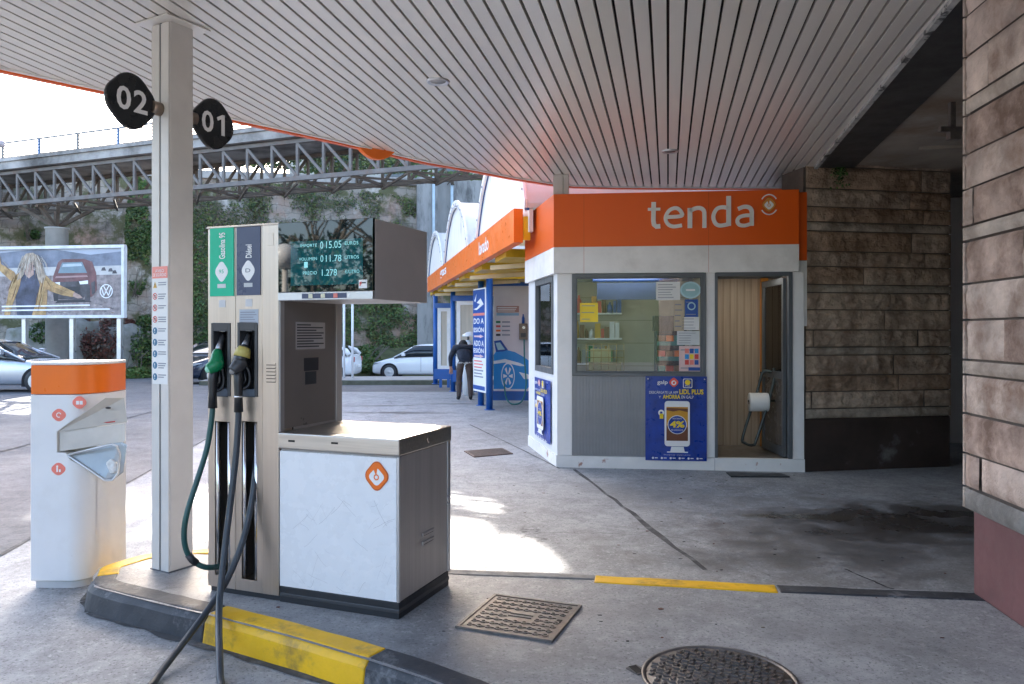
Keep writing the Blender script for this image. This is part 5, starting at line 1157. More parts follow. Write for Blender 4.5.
# ------------------------------------------------------------------ man bending forward
def person(o, rotz, label):
    t = thing('person', label, 'person', o, rotz)
    V = {}; E = []
    def add(n, p, r, par=None): V[n] = (Vector(p), r); 
    sk = [('pelvis', (0,0,.90), (.17,.14), None), ('belly', (0,.10,1.0), (.185,.14), 'pelvis'), ('chest', (0,.21,1.11), (.20,.14), 'belly'), ('upper', (0,.30,1.19), (.19,.12), 'chest'), ('neck', (0,.38,1.215), (.065,.065), 'upper'), ('head0', (0,.45,1.20), (.085,.085), 'neck'), ('head1', (0,.51,1.235), (.09,.095), 'head0'), ('head2', (0,.50,1.285), (.06,.065), 'head1')]
    for s, sx in (('l', -1), ('r', 1)):
        f = .10 if s == 'l' else -.02
        sk += [('hip'+s, (.09*sx,.0,.86), (.10,.10), 'pelvis'), ('knee'+s, (.12*sx,.04+f,.50), (.07,.075), 'hip'+s), ('ankle'+s, (.13*sx,-.02+f,.10), (.055,.055), 'knee'+s), ('heel'+s, (.13*sx,-.03+f,.045), (.045,.045), 'ankle'+s), ('toe'+s, (.15*sx,.16+f,.035), (.045,.033), 'heel'+s)]
        ex = (.31*sx, .27, .97) if s == 'l' else (.25*sx, .45, 1.0); wx = (.30*sx, .33, .75) if s == 'l' else (.16*sx, .62, .92); hxn = (.295*sx, .36, .67) if s == 'l' else (.14*sx, .70, .90)
        sk += [('sh'+s, (.20*sx,.28,1.18), (.085,.085), 'upper'), ('el'+s, ex, (.062,.062), 'sh'+s), ('wr'+s, wx, (.042,.042), 'el'+s), ('ha'+s, hxn, (.04,.025), 'wr'+s)]
        d = Vector(hxn)-Vector(wx); d.normalize(); sd = d.cross(Vector((0,1,0))).normalized()
        for k in range(4):
            b = Vector(hxn)+d*.03+sd*(.026*(k-1.5)); sk += [('f%d%s' % (k, s), b+d*.045, (.010,.010), 'ha'+s), ('g%d%s' % (k, s), b+d*(.075+.01*(k in (1, 2)))+Vector((0,-.012,-.0)), (.008,.008), 'f%d%s' % (k, s))]
        sk += [('th'+s, Vector(wx)+d*.05+sd*.05*1, (.012,.012), 'ha'+s)]
    idx = {n: i for i, (n, *_ ) in enumerate(sk)}
    me = bpy.data.meshes.new('body'); me.from_pydata([tuple(p) for _, p, _, _ in sk], [(idx[n], idx[q]) for n, _, _, q in sk if q], [])
    ob = bpy.data.objects.new('body', me); COL.objects.link(ob)
    m = ob.modifiers.new('Skin', 'SKIN'); m.use_smooth_shade = True
    for i, (n, p, r, q) in enumerate(sk):
        me.skin_vertices[0].data[i].radius = r; me.skin_vertices[0].data[i].use_root = (n == 'pelvis')
    ss = ob.modifiers.new('Subsurf', 'SUBSURF'); ss.levels = 2; ss.render_levels = 2
    dg = bpy.context.evaluated_depsgraph_get(); dg.update(); m2 = bpy.data.meshes.new_from_object(ob.evaluated_get(dg)); ob.modifiers.clear(); ob.data = m2; m2.name = 'body'
    sm = [mat('navy_jacket', (.018,.022,.035), .8, var=.3, scale=9, bump=.3, bscale=12), mat('brown_trousers', (.085,.06,.05), .85, var=.25, scale=8, bump=.3, bscale=10), mat('skin', (.45,.25,.18), .5, var=.1), mat('dark_shoe', (.015,.015,.016), .45), mat('pale_shirt_hem', (.4,.38,.35), .8)]
    for s_ in sm: m2.materials.append(s_)
    for p in m2.polygons:
        c = p.center; side = abs(c.x) > .2 and c.y > .2
        hand = (c.z < .755 and c.y > .26 and c.x < -.2) or (c.y > .63 and c.z < 1.0)
        k = 2 if hand or (c.y > .41 and c.z > 1.12) else (0 if (c.z > .86 or side or (c.y > .33 and c.z > .7)) else (4 if c.z > .835 else (1 if c.z > .09 else 3)))
        p.material_index = k; p.use_smooth = True
    ob.parent = t
    # hair, ears and nose
    mb = MB(); bm = bmesh.new(); bmesh.ops.create_icosphere(bm, subdivisions=3, radius=.108)
    for v in bm.verts: v.co.z *= 1.12; v.co += Vector((0,.485,1.245)); v.co += v.normal*noise.noise(v.co*30)*.006
    bmesh.ops.delete(bm, geom=[v for v in bm.verts if v.co.y > .535 and v.co.z < 1.29 or v.co.z < 1.185], context='VERTS')
    m3 = bpy.data.meshes.new('hair'); bm.to_mesh(m3); bm.free(); m3.materials.append(mat('dark_grey_hair', (.03,.028,.026), .8)); hb = bpy.data.objects.new('hair', m3); COL.objects.link(hb); hb.parent = t
    for p in m3.polygons: p.use_smooth = True
    return t
g = G(464.5, 400.5); person((g.x, g.y+.1, .002), R(8), 'man in dark jacket and brown trousers bending forward by the wash bay')

# ------------------------------------------------------------------ cars
def car(label, loc, rotz, paint, Lc=4.0, Wc=1.72, Hc=1.44, style='hatch', group='cars parked beyond the forecourt'):
    """x from nose (0) to tail (Lc); y across; built as lower body loft + glasshouse + wheels"""
    t = thing('car', label, 'car', loc, rotz, group); hw = Wc/2
    if style == 'hatch':
        body = [(0,.30,.52,.55),(.06,.22,.62,.78),(.25,.19,.72,.90),(.7,.18,.83,.97),(1.1,.18,.93,.99),(1.6,.18,.955,1.),(2.4,.18,.965,1.),(3.2,.18,.985,1.),(3.7,.2,1.0,.97),(3.92,.24,.97,.90),(4.0,.32,.86,.80)]
        roof = [(.98,.90,.86),(1.25,1.03,.84),(1.72,1.36,.74),(2.0,1.42,.72),(2.5,1.44,.71),(3.0,1.42,.70),(3.45,1.33,.69),(3.78,1.04,.78),(3.84,.98,.82)]
    else:
        body = [(0,.30,.48,.6),(.07,.22,.60,.80),(.3,.18,.68,.91),(.8,.17,.77,.98),(1.3,.17,.85,1.),(1.9,.17,.89,1.),(2.7,.17,.91,1.),(3.6,.17,.94,1.),(4.1,.2,.95,.97),(4.4,.24,.93,.9),(4.5,.32,.8,.82)]
        roof = [(1.12,.83,.88),(1.5,.97,.84),(2.0,1.27,.72),(2.35,1.33,.70),(2.8,1.33,.69),(3.3,1.25,.69),(3.9,1.02,.76),(4.1,.95,.8)]
    fx = Lc/body[-1][0]; fzs = Hc/max(r[1] for r in roof)
    body = [(a*fx, b*fzs, c*fzs, d*hw) for a, b, c, d in body]; roof = [(a*fx, b*fzs, c*hw) for a, b, c in roof]
    def loft(rows, m, mb, close=True):
        n = len(rows[0]); vs = [p for r in rows for p in r]
        mb.raw(vs, [(i*n+k, i*n+(k+1) % n, (i+1)*n+(k+1) % n, (i+1)*n+k) for i in range(len(rows)-1) for k in range(n)], m, True); mb.face(rows[0], m); mb.face(rows[-1][::-1], m)
    mb = MB(); rows = []
    for (x, zl, zb_, w_) in body:
        zm = zl+(zb_-zl)*.45
        half = [(w_*.90, zl), (w_*.985, zl+.06), (w_, zm), (w_*.99, zm+(zb_-zm)*.6), (w_*.93, zb_-.01), (w_*.80, zb_+.012), (w_*.4, zb_+.03)]
        rows.append([(x, -y, z) for y, z in half] + [(x, y, z) for y, z in half[::-1]])
    loft(rows, paint, mb); bo = mb.build('body', t)
    s1 = bo.modifiers.new('Subsurf', 'SUBSURF'); s1.levels = s1.render_levels = 1
    # glasshouse
    mb = MB(); rows = []
    belt = lambda x: next((b0[2]+(b1[2]-b0[2])*(x-b0[0])/(b1[0]-b0[0]) for b0, b1 in zip(body[:-1], body[1:]) if b0[0] <= x <= b1[0]), .9)
    for (x, z, w_) in roof:
        zb_ = belt(x)-.03; wb = hw*.95; z = max(z, zb_+.01); u = (z-zb_)/(Hc-zb_)
        ws = wb+(w_-wb)*u
        half = [(wb, zb_), ((wb+ws)/2+.012, (zb_+z)/2-.01), (ws+.004, z-.06*u), (ws*.86, z-.01), (ws*.4, z+.008)]
        rows.append([(x, -y, q) for y, q in half] + [(x, y, q) for y, q in half[::-1]])
    loft(rows, glassdk, mb); gh = mb.build('windows', t)
    # roof skin and pillars
    mb = MB(); n = len(roof); rs = [i for i in range(n) if roof[i][1] > Hc*.88]
    rr = []
    for i in rs:
        x, z, w_ = roof[i]; rr.append([(x, -w_-.006, z-.065), (x, -w_*.87, z-.002), (x, -w_*.4, z+.016), (x, w_*.4, z+.016), (x, w_*.87, z-.002), (x, w_+.006, z-.065)])
    for i in range(len(rr)-1):
        for k in range(5): mb.face([rr[i][k], rr[i][k+1], rr[i+1][k+1], rr[i+1][k]], paint, True)
    mb.build('roof', t, recalc=False)
    mb = MB(); xm = (roof[rs[0]][0]+roof[rs[-1]][0])/2
    for sy in (-1, 1):
        def P_(i): x, z, w_ = roof[i]; return Vector((x, sy*(w_+.004), z-.05))
        a = Vector((roof[0][0], sy*hw*.95, belt(roof[0][0]))); mb.tube([a, P_(rs[0])+Vector((-.2*fx,sy*.03,-.12)), P_(rs[0])], .032, paint, 6)
        c = Vector((roof[-1][0], sy*hw*.93, belt(roof[-1][0]))); mb.tube([P_(rs[-1]), (P_(rs[-1])+c)/2+Vector((.06,sy*.01,.03)), c], [.05,.09,.10], paint, 6)
        mb.tube([Vector((xm, sy*(hw*.955), belt(xm)-.02)), Vector((xm+.03, sy*(roof[rs[0]][2]+.008), Hc-.09))], .03, black if style == 'hatch' else paint, 6)
    mb.build('pillar', t)
    wr = .31; xf, xr = .80*fx*1., (3.3 if style == 'hatch' else 3.6)*fx
    for x in (xf, xr):
        for sy in (-1, 1):
            mb = MB(); mb.lathe([(wr*.62,-.09),(wr*.93,-.10),(wr,-.06),(wr,.06),(wr*.93,.10),(wr*.62,.09)], (x, sy*(hw-.085), wr), rubber, 28, 'y'); wo = mb.build('wheel', t)
            mb = MB(); yy = sy*(hw-.085)+sy*.092
            mb.lathe([(.02,sy*.004),(wr*.2,sy*.006),(wr*.25,sy*-.02),(wr*.62,sy*-.03),(wr*.64,sy*.004)], (x, yy, wr), alu, 28, 'y')
            for k in range(10):
                a_ = 2*math.pi*k/10; mb.extr([(x+r_*math.cos(a_+d), yy+sy*-.012, wr+r_*math.sin(a_+d)) for r_, d in ((wr*.18,-.3),(wr*.62,-.09),(wr*.62,.09),(wr*.18,.3))], (0, sy*.014, 0), mat('wheel_silver', (.55,.56,.58), .3, .7))
            mb.build('rim', wo)
            mb = MB(); n_ = 18; arcs = [R(180*k/n_) for k in range(n_+1)]
            mb.extr([(x+(wr+.055)*math.cos(a_), sy*(hw+.004), wr+(wr+.055)*math.sin(a_)) for a_ in arcs]+[(x-(wr+.055), sy*(hw+.004), .17), (x+(wr+.055), sy*(hw+.004), .17)], (0, -sy*.2, 0), void); mb.build('wheel_arch', t)
    for sy in (-1, 1):
        mb = MB(); mb.extr([(.10*fx, sy*hw*.72, .60*fzs), (.34*fx, sy*hw*.93, .68*fzs), (.48*fx, sy*hw*.955, .73*fzs), (.20*fx, sy*hw*.82, .71*fzs)], (-.02, sy*.03, .0), mat('headlamp_lens', (.5,.52,.54), .1, .3, var=0)); mb.build('headlight', t)
        mb = MB(); xx = Lc-.06; mb.box(xx-.12, xx+.045, sy*hw*.72-.07, sy*hw*.72+.09, .72*fzs, .92*fzs, mat('tail_lamp', (.4,.02,.02), .2)); mb.build('tail_light', t, bevel=.02)
        mb = MB(); xx = roof[1][0]+.15; mb.box(xx-.06, xx+.08, sy*(hw+.09)-.09, sy*(hw+.09)+.06, .97*fzs, 1.09*fzs, paint); mb.box(xx-.02, xx+.03, sy*hw*.93-.03, sy*hw*.93+.1*sy*0+.05, .98*fzs, 1.01*fzs, black); mb.build('mirror', t, bevel=.03)
        mb = MB()
        for xx in (xm*.72+.25, xm+.03, xm+.95): mb.box(xx-.004, xx+.004, sy*(hw+.001)-.004, sy*(hw+.001)+.004, .32, belt(xx)-.04, inkdark)
        mb.box(xm-.22, xm-.06, sy*(hw+.012)-.012, sy*(hw+.012)+.012, .80*fzs, .83*fzs, paint); mb.build('door_seam', t)
    mb = MB(); mb.box(-.02, .10, -hw*.5, hw*.5, .28, .40, black); mb.box(.0, .06, -hw*.35, hw*.35, .52, .58, black); mb.build('grille', t, bevel=.01)
    mb = MB(); mb.box(.01, .03, -.26, .26, .42, .52, paper) if False else mb.box(Lc-.01, Lc+.02, -.26, .26, .52, .63, paper); mb.build('number_plate', t)
    return t
pw = mat('white_car_paint', (.78,.79,.80), .22, var=.01, coat=.6, rvar=0); ps = mat('silver_car_paint', (.50,.53,.57), .25, .6, var=.02, coat=.6, rvar=0); pb = mat('dark_blue_car_paint', (.012,.025,.055), .2, .3, var=.02, coat=.8, rvar=0)
D = 33.2; p = AT(378.5, 376, D); car('white hatchback facing left, nose clear of the pump', (p.x, D-.85, gz(D)), R(-4), pw)
D = 30.; p = AT(362, 378, D); c2 = car('white hatchback partly hidden behind the pump with its tail showing', (p.x-4.0, D-.5, gz(D)), R(-2), pw)
D = 20.6; p = AT(0, 395, D); car('silver coupe cut off by the left edge of the photo', (p.x+2.3, D, gz(D)), R(183), ps, 4.5, 1.8, 1.36, 'coupe')
D = 26.; p = AT(203, 385, D); car('dark blue car glimpsed between the column and the pump', (p.x-.6, D-1.0, gz(D)), R(68), pb)

# ------------------------------------------------------------------ far kerb island, twin posts
mb = MB(); q = [AT(330, 387, 24.5), AT(460, 386, 24.9)]
zk = gz(24.5); a, b = Vector((q[0].x-4, 24.2, 0)), Vector((q[1].x+6, 25.0, 0)); d = (b-a).normalized(); n = Vector((-d.y, d.x, 0))
mb.extr([(a.x, a.y, zk-.2), (b.x, b.y, zk-.2), (b.x+n.x*2.0, b.y+n.y*2.0, zk-.2), (a.x+n.x*2.0, a.y+n.y*2.0, zk-.2)], (0,0,.36), mat('pale_paving', (.3,.29,.28), .8, var=.15)); structure(mb.build('far_pavement'))
mb = MB(); mb.extr([(a.x, a.y-.14, zk-.2), (b.x, b.y-.14, zk-.2), (b.x, b.y-.002, zk-.2), (a.x, a.y-.002, zk-.2)], (0,0,.35), mat('mossy_kerb', (.10,.10,.07), .9, var=.3, bump=.3)); structure(mb.build('far_kerb', bevel=.02))
p0 = AT(344, 379, 25.5); t = thing('twin_post', 'pair of slim white posts with crossbars beyond the pump', 'post', (p0.x, 25.5, zk+.16))
for dx in (0, .28): mb = MB(); mb.lathe([(.04,0),(.04,3.0)], (dx,0,0), white, 12); mb.build('post', t)
mb = MB(); mb.box(-.5, .8, -.03, .03, 2.6, 3.25, white2); mb.build('panel', t)

# ------------------------------------------------------------------ retaining wall and plants
wl, wr_ = Vector((-42, 29.5, 0)), Vector((14, 40.2, 0)); RT = Frame(wl, math.atan2(wr_.y-wl.y, wr_.x-wl.x)); rl2 = (wr_-wl).length
def retain_mat():
    m = bpy.data.materials.new('old_retaining_masonry'); m.use_nodes = True; nt = m.node_tree; N = nt.nodes; L = nt.links; b = N['Principled BSDF']; b.inputs['Roughness'].default_value = .95
    tc = N.new('ShaderNodeTexCoord'); V = tc.outputs['Object']
    mp = N.new('ShaderNodeMapping'); mp.inputs['Rotation'].default_value = (R(90), 0, 0); L.new(V, mp.inputs[0])
    br = N.new('ShaderNodeTexBrick'); br.inputs['Scale'].default_value = 1.; br.inputs['Brick Width'].default_value = .7; br.inputs['Row Height'].default_value = .33; br.inputs['Mortar Size'].default_value = .025; br.inputs['Mortar Smooth'].default_value = .6
    n0 = N.new('ShaderNodeTexNoise'); n0.inputs['Scale'].default_value = 2.; n0.inputs['Detail'].default_value = 5; L.new(mp.outputs[0], n0.inputs['Vector']); ad = N.new('ShaderNodeVectorMath'); ad.operation = 'ADD'; sc = N.new('ShaderNodeVectorMath'); sc.operation = 'SCALE'; sc.inputs['Scale'].default_value = .35
    L.new(n0.outputs['Color'], sc.inputs[0]); L.new(mp.outputs[0], ad.inputs[0]); L.new(sc.outputs[0], ad.inputs[1]); L.new(ad.outputs[0], br.inputs['Vector'])
    br.inputs['Color1'].default_value = (.27,.235,.20,1); br.inputs['Color2'].default_value = (.34,.30,.255,1); br.inputs['Mortar'].default_value = (.18,.16,.13,1)
    def nz(s_, d=8, ro=.65):
        n = N.new('ShaderNodeTexNoise'); n.inputs['Scale'].default_value = s_; n.inputs['Detail'].default_value = d; n.inputs['Roughness'].default_value = ro; L.new(V, n.inputs['Vector']); return n.outputs['Fac']
    def mr(f, lo, hi, a, c):
        r = N.new('ShaderNodeMapRange'); L.new(f, r.inputs[0]); r.inputs[1].default_value = lo; r.inputs[2].default_value = hi; r.inputs[3].default_value = a; r.inputs[4].default_value = c; return r.outputs[0]
    def mix(f, a, c):
        x = N.new('ShaderNodeMix'); x.data_type = 'RGBA'; L.new(f, x.inputs[0]); L.new(a, x.inputs[6]); x.inputs[7].default_value = (*c, 1); return x.outputs[2]
    c = br.outputs['Color']
    c = mix(mr(nz(.35), .5, .62, 0, .7), c, (.33,.20,.145))
    c = mix(mr(nz(.9), .54, .66, 0, .8), c, (.055,.05,.045))
    c = mix(mr(nz(1.3), .45, .57, 0, .88), c, (.075,.08,.03))
    c = mix(mr(nz(.55, 10, .75), .55, .63, 0, .85), c, (.50,.46,.42))
    L.new(c, b.inputs['Base Color'])
    bp = N.new('ShaderNodeBump'); bp.inputs['Strength'].default_value = .8; bp.inputs['Distance'].default_value = .08; L.new(nz(3., 10, .75), bp.inputs['Height']); L.new(bp.outputs[0], b.inputs['Normal']); return m
rmat = retain_mat()
rwall = thing('retaining_wall', 'high old stone retaining wall, mossy and stained, behind the road', 'wall', RT.o, RT.a)
mb = MB(); nx, nz_ = 150, 30; zb0, zt0 = -.8, 8.75; vs = []
for j in range(nz_+1):
    for i in range(nx+1):
        x = rl2*i/nx; z = zb0+(zt0-zb0)*j/nz_; vs.append((x, .12*z*.5 + noise.fractal(Vector((x*.9, z*.9, 3)), 1, 2, 4)*.12, z))
mb.raw(vs, [(j*(nx+1)+i, j*(nx+1)+i+1, (j+1)*(nx+1)+i+1, (j+1)*(nx+1)+i) for j in range(nz_) for i in range(nx)], rmat, True); mb.build('masonry', rwall, recalc=False)
mb = MB(); mb.box(0, rl2, .35, 1.2, 8.6, 8.95, concrete_d); mb.build('coping', rwall)
def RTx(px, off=0.): return RT.hit(px, 300, off)[0]
mb = MB(); mb.box(RTx(417), RTx(437), -.25, .9, -.8, 8.9, mat('pale_buttress_concrete', (.26,.255,.245), .85, var=.15, scale=1, dirt=(.06,.06,.06), dscale=.9, damt=.8, dlo=.52, dhi=.66, stretch=(2,2,.5), bump=.2)); mb.box(RTx(438), RTx(540), .3, .9, 3, 8.9, MATS['pale_buttress_concrete']); mb.build('buttress', rwall)
for px in (433, 452):
    mb = MB(); x = RTx(px); mb.lathe([(.07,3.2),(.07,8.9)], (x, .05 if px > 440 else -.34, 0), mat('pale_blue_pipe', (.38,.46,.5), .5), 10); mb.build('drain_pipe', rwall)
hill = MB(); p = [RT.world((0, 1.2, 8.6)), RT.world((rl2, 1.2, 8.6)), Vector((40, 90, 12)), Vector((-110, 70, 9))]
hill.face(p, moss); structure(hill.build('hillside', recalc=False))
def wallclump(name, label, cat, cx, cz, rx_, rz_, n, size, mats_, th=.5, dens=None, seed=1, kind=None, group=None, bulge=.5, fwd=0.):
    """leafy growth hugging the retaining wall, placed by image position"""
    rnd = random.Random(seed); x0, z0 = RT.hit(cx, cz, -fwd); sx = abs(RT.hit(cx+rx_, cz, -fwd)[0]-x0); sz = abs(RT.hit(cx, cz+rz_, -fwd)[1]-z0)
    zl = max(-.4, z0-sz); o = RT.world((x0, -.1-fwd, zl)); t = MB(); pts = []
    while len(pts) < n:
        u, v = rnd.uniform(-1, 1), rnd.uniform(-1, 1); X, Z = x0+u*sx, z0+v*sz
        if u*u+v*v > 1 + .35*noise.noise(Vector((u*3+seed, v*3, 0))): continue
        if noise.fractal(Vector((X*.8+seed, Z*.8, seed)), 1, 2, 3)+(rnd.random()-.5)*.5 < (dens if dens is not None else -.3): continue
        dpt = th*(1-(u*u+v*v))*rnd.random()+.02; pts.append(Vector((X-x0, .06*Z-bulge*dpt+.06, Z-zl)))
    leaves(t, pts, size, mats_, rnd, Vector((0, -1, .2)) if th < .6 else None)
    return t, o
def plant(name, label, cat, *a, group=None, stem=True, **k):
    t, o = wallclump(name, label, cat, *a, **k); r = thing(name, label, cat, o, RT.a, group); t.build('foliage', r, recalc=False)
    if stem:
        mb = MB(); rnd = random.Random(k.get('seed', 1))
        for q in range(5): mb.tube([(rnd.uniform(-.2,.2), .05, -.1), (rnd.uniform(-.4,.4), -.05, .5), (rnd.uniform(-.8,.8), -.1, 1.2)], [.03,.02,.01], bark, 6)
        mb.build('stem', r)
    return r
plant('climbing_plant', 'bright green creeper hanging down the wall left of the column', 'plant', 136, 235, 13, 60, 2600, .075, [leaf1, leaf2, leaf3], seed=11, group='plants on the old wall')
plant('climbing_plant', 'mossy creeper patch covering the wall right behind the display', 'plant', 300, 215, 130, 34, 6500, .06, [leaf3, moss, leaf2, bark], dens=-.06, seed=12, group='plants on the old wall')
plant('climbing_plant', 'broad dark ivy sheet on the wall above the white cars', 'plant', 385, 320, 52, 68, 9500, .065, [leaf2, leaf3, moss, leaf1], dens=-.16, seed=13, group='plants on the old wall')
plant('climbing_plant', 'green ivy on the wall between the column and the pump', 'plant', 200, 290, 40, 80, 5000, .075, [leaf1, leaf2, leaf3], seed=14, group='plants on the old wall')
plant('climbing_plant', 'thin green growth along the wall top under the truss end', 'plant', 450, 176, 40, 7, 900, .08, [leaf3, leaf1], dens=-.4, seed=15, group='plants on the old wall')
plant('climbing_plant', 'dark scrub along the wall top seen through the truss', 'plant', 330, 158, 110, 14, 5200, .09, [leaf2, moss, leaf3], dens=-.5, seed=31, group='plants on the old wall')
plant('shrub', 'leafy weeds at the bank foot between the two white hatchbacks', 'shrub', 372, 366, 18, 8, 1400, .06, [leaf3, leaf1], seed=33, fwd=2.9, th=1., dens=-.6, bulge=.6)
plant('shrub', 'small round green bush high on the wall under the bridge', 'shrub', 30, 234, 8, 5, 260, .07, [leaf1, leaf2], seed=16, th=.9, dens=-.9)
plant('shrub', 'reddish dry shrub between billboard posts and the column', 'shrub', 108, 342, 32, 32, 7000, .085, [leafred, leafred, bark], seed=17, fwd=1.6, th=1.6, dens=-.35, bulge=1.)
plant('shrub', 'leafy green bush at right of the reddish dry shrub', 'shrub', 146, 345, 16, 30, 2600, .08, [leaf1, leaf2, leaf3], seed=18, fwd=1.6, th=1.5, dens=-.4, bulge=1.)
plant('shrub', 'dark green bush below the left half of the billboard', 'shrub', 50, 335, 24, 14, 1500, .08, [leaf2, leaf1], seed=19, fwd=1.6, th=1.4, dens=-.3, bulge=1.)
plant('shrub', 'bright green hedge at the wall foot beside the white hatchback nose', 'shrub', 366, 358, 14, 13, 1500, .08, [leaf1, leaf3, leaf2], seed=20, fwd=1.6, th=1.2, dens=-.6, bulge=1.)
plant('shrub', 'low green weeds on the bank right of the stone blocks', 'shrub', 138, 374, 16, 7, 900, .08, [leaf1, leaf3], seed=21, fwd=2.6, th=1.2, dens=-.6, bulge=1.)
# soil bank and rough stones at the wall foot
mb = MB(); nx = 60; vs = []
for i in range(nx+1):
    x = rl2*i/nx
    for (y, z) in ((-3.2, -.42), (-2.2, .1), (-1.2, .5), (.2, .9)): vs.append((x, y+noise.noise(Vector((x*.6, y, 1)))*.25, z+noise.noise(Vector((x*.9, y*2, 4)))*.2 if z > -.4 else -.5))
mb.raw(vs, [(i*4+k, (i+1)*4+k, (i+1)*4+k+1, i*4+k+1) for i in range(nx) for k in range(3)], moss, True); o = mb.build('earth_bank', None, 0, RT.o, RT.a, recalc=False); structure(o)
def boulder(px, py, sx, sz, label, seed):
    l = RT.hit(px, py, -2.0); o = RT.world((l[0], -2.0, -.1)); t = MB(); bm = bmesh.new(); bmesh.ops.create_cube(bm, size=1.); bmesh.ops.subdivide_edges(bm, edges=bm.edges, cuts=6, use_grid_fill=True)
    for v in bm.verts:
        n = v.co.normalized(); v.co = v.co*.75+n*.22; v.co += n*noise.fractal(v.co*3+Vector((seed, 0, 0)), 1, 2, 4)*.09; v.co = Vector((v.co.x*sx, v.co.y*.9, (v.co.z+.45)*sz))
    me = bpy.data.meshes.new('rock'); bm.to_mesh(me); bm.free(); me.materials.append(mat('grey_granite_rock', (.26,.26,.24), .95, var=.25, scale=2, bump=.5, bscale=9, dirt=(.10,.11,.05), dscale=1.2, damt=.8)); ob = bpy.data.objects.new('boulder', me); COL.objects.link(ob); ob.location = o; ob.rotation_euler[2] = RT.a
    for p in me.polygons: p.use_smooth = True
    tag(ob, label, 'rock', 'rocks at the wall foot')
boulder(75, 362, 1.9, 2.1, 'wide grey rock below the billboard between its posts', 1); boulder(120, 362, 1.7, 1.9, 'upright grey rock nearest the green bush', 5); boulder(35, 362, 1.8, 1.8, 'dark grey rock partly hidden by the silver car', 9)

# ------------------------------------------------------------------ billboard
BD = 25.2; a = AT(125, 245, BD); BB = Frame((a.x, BD, 0), R(-8)); zt_, zb_ = BB.hit(125, 244.7)[1], BB.hit(125, 318)[1]; bw = 6.6
bill = thing('billboard', 'car advertising billboard with woman in yellow coat on grey posts', 'billboard', BB.o, BB.a)
hh = zt_-zb_; fm = mat('billboard_frame', (.68,.69,.70), .4); fwid = .10
mb = MB(); mb.box(-bw, 0, -.06, .1, zb_, zb_+fwid, fm); mb.box(-bw, 0, -.06, .1, zt_-fwid, zt_, fm); mb.box(-bw, -bw+fwid, -.06, .1, zb_+fwid, zt_-fwid, fm); mb.box(-fwid, 0, -.06, .1, zb_+fwid, zt_-fwid, fm); mb.build('frame', bill, bevel=.01)
for px in (21, 69, 116.5):
    x = BB.hit(px, 340)[0]; mb = MB(); mb.box(x-.07, x+.07, .11, .25, -.5, zt_-.1, alu); mb.build('post', bill)
mb = MB(); Bx = lambda px: BB.hit(px, 280)[0]; Bz = lambda py: BB.hit(70, py)[1]
def bp(pts, m, k): mb.plate([(Bx(x), Bz(y)) for x, y in pts], m, .02-.003*k, .002)
xl = -bw+fwid; 
mb.box(xl, -fwid, .02, .06, zb_+fwid, zt_-fwid, mat('poster_pale_sky', (.40,.43,.50), .5, var=.05, scale=.5))
bp([(-60,262),(-20,254),(20,250),(45,247.6),(60,250),(90,255),(122,252),(122,266),(-60,268)], mat('poster_mountain', (.17,.19,.24), .5, var=.3, scale=1.4, dirt=(.28,.30,.36), dscale=1.2, damt=.7), 1)
bp([(-60,268),(122,266),(122,276),(-60,277)], mat('poster_sand_light', (.50,.48,.46), .5), 2)
bp([(-60,276),(122,275),(122,315.5),(-60,315.5)], mat('poster_sand', (.26,.215,.205), .6, var=.35, scale=6, dirt=(.38,.33,.32), dscale=3, damt=.6), 3)
cr = mat('poster_car_maroon', (.15,.06,.065), .4, var=.35, scale=2.5, dirt=(.28,.17,.17), dscale=1.6, damt=.6); cg = mat('poster_car_glass', (.17,.24,.28), .4); cd = mat('poster_car_dark', (.06,.055,.065), .4, var=.5, scale=4)
bp([(53,276),(58,262),(62,259),(84,259),(92,262),(96,273),(97,290),(92,297),(56,297),(52,290)], cr, 4); bp([(58,273),(62,262.5),(82,262),(87,273)], cg, 5); bp([(53,282),(88,281),(89,289),(82,300),(55,299),(52,290)], cd, 5); bp([(52,282.5),(60,282),(60,285),(53,285.5)], ink, 6); bp([(79,281.5),(88,280.5),(88,284),(80,284.5)], ink, 6); bp([(84,286),(90,285),(90,301),(85,301)], cd, 6)
bp([(91,283),(95,281),(95,293),(92,295)], cd, 6)
coat = mat('poster_coat', (.42,.26,.11), .5, var=.4, scale=5, dirt=(.22,.12,.06), dscale=3, damt=.7); hairm = mat('poster_hair', (.36,.28,.21), .5, var=.5, scale=7, stretch=(5,5,1)); sk_ = mat('poster_skin', (.42,.28,.23), .5, var=.25, scale=6)
bp([(18,272),(28,268),(38,271),(42,283),(40,315),(17,315),(15,290)], mat('poster_top', (.06,.065,.10), .5, var=.5, scale=3), 6)
bp([(16,274),(22,271),(20,285),(13,303),(10,315),(4,315),(8,295),(10,284)], coat, 7); bp([(-4,252),(0,255),(1,263),(14,271),(18,277),(14,283),(2,272),(-6,264)], coat, 7)
bp([(36,270),(44,272),(48,281),(47,300),(46,315),(32,315),(37,300),(40,285)], coat, 7); bp([(45,274),(52,281),(66,288),(75,292),(73,297),(62,295),(50,291),(45,287)], coat, 8); bp([(74,292),(80,295),(83,298),(78,298.5),(73,296.5)], sk_, 9)
bp([(23,264),(33,262),(34,274),(29,278),(25,274)], sk_, 8); bp([(22,273),(20,262),(26,253),(33,252),(39,256),(42,265),(46,276),(43,284),(38,279),(36,268),(32,262),(27,263),(25,270)], hairm, 9)
bp([(24,265),(19,272),(17,280),(21,278),(24,274)], hairm, 9)
rb = random.Random(5); hl = mat('poster_hair_light', (.52,.45,.37), .5, var=.3); hd_ = mat('poster_hair_dark', (.17,.12,.09), .5)
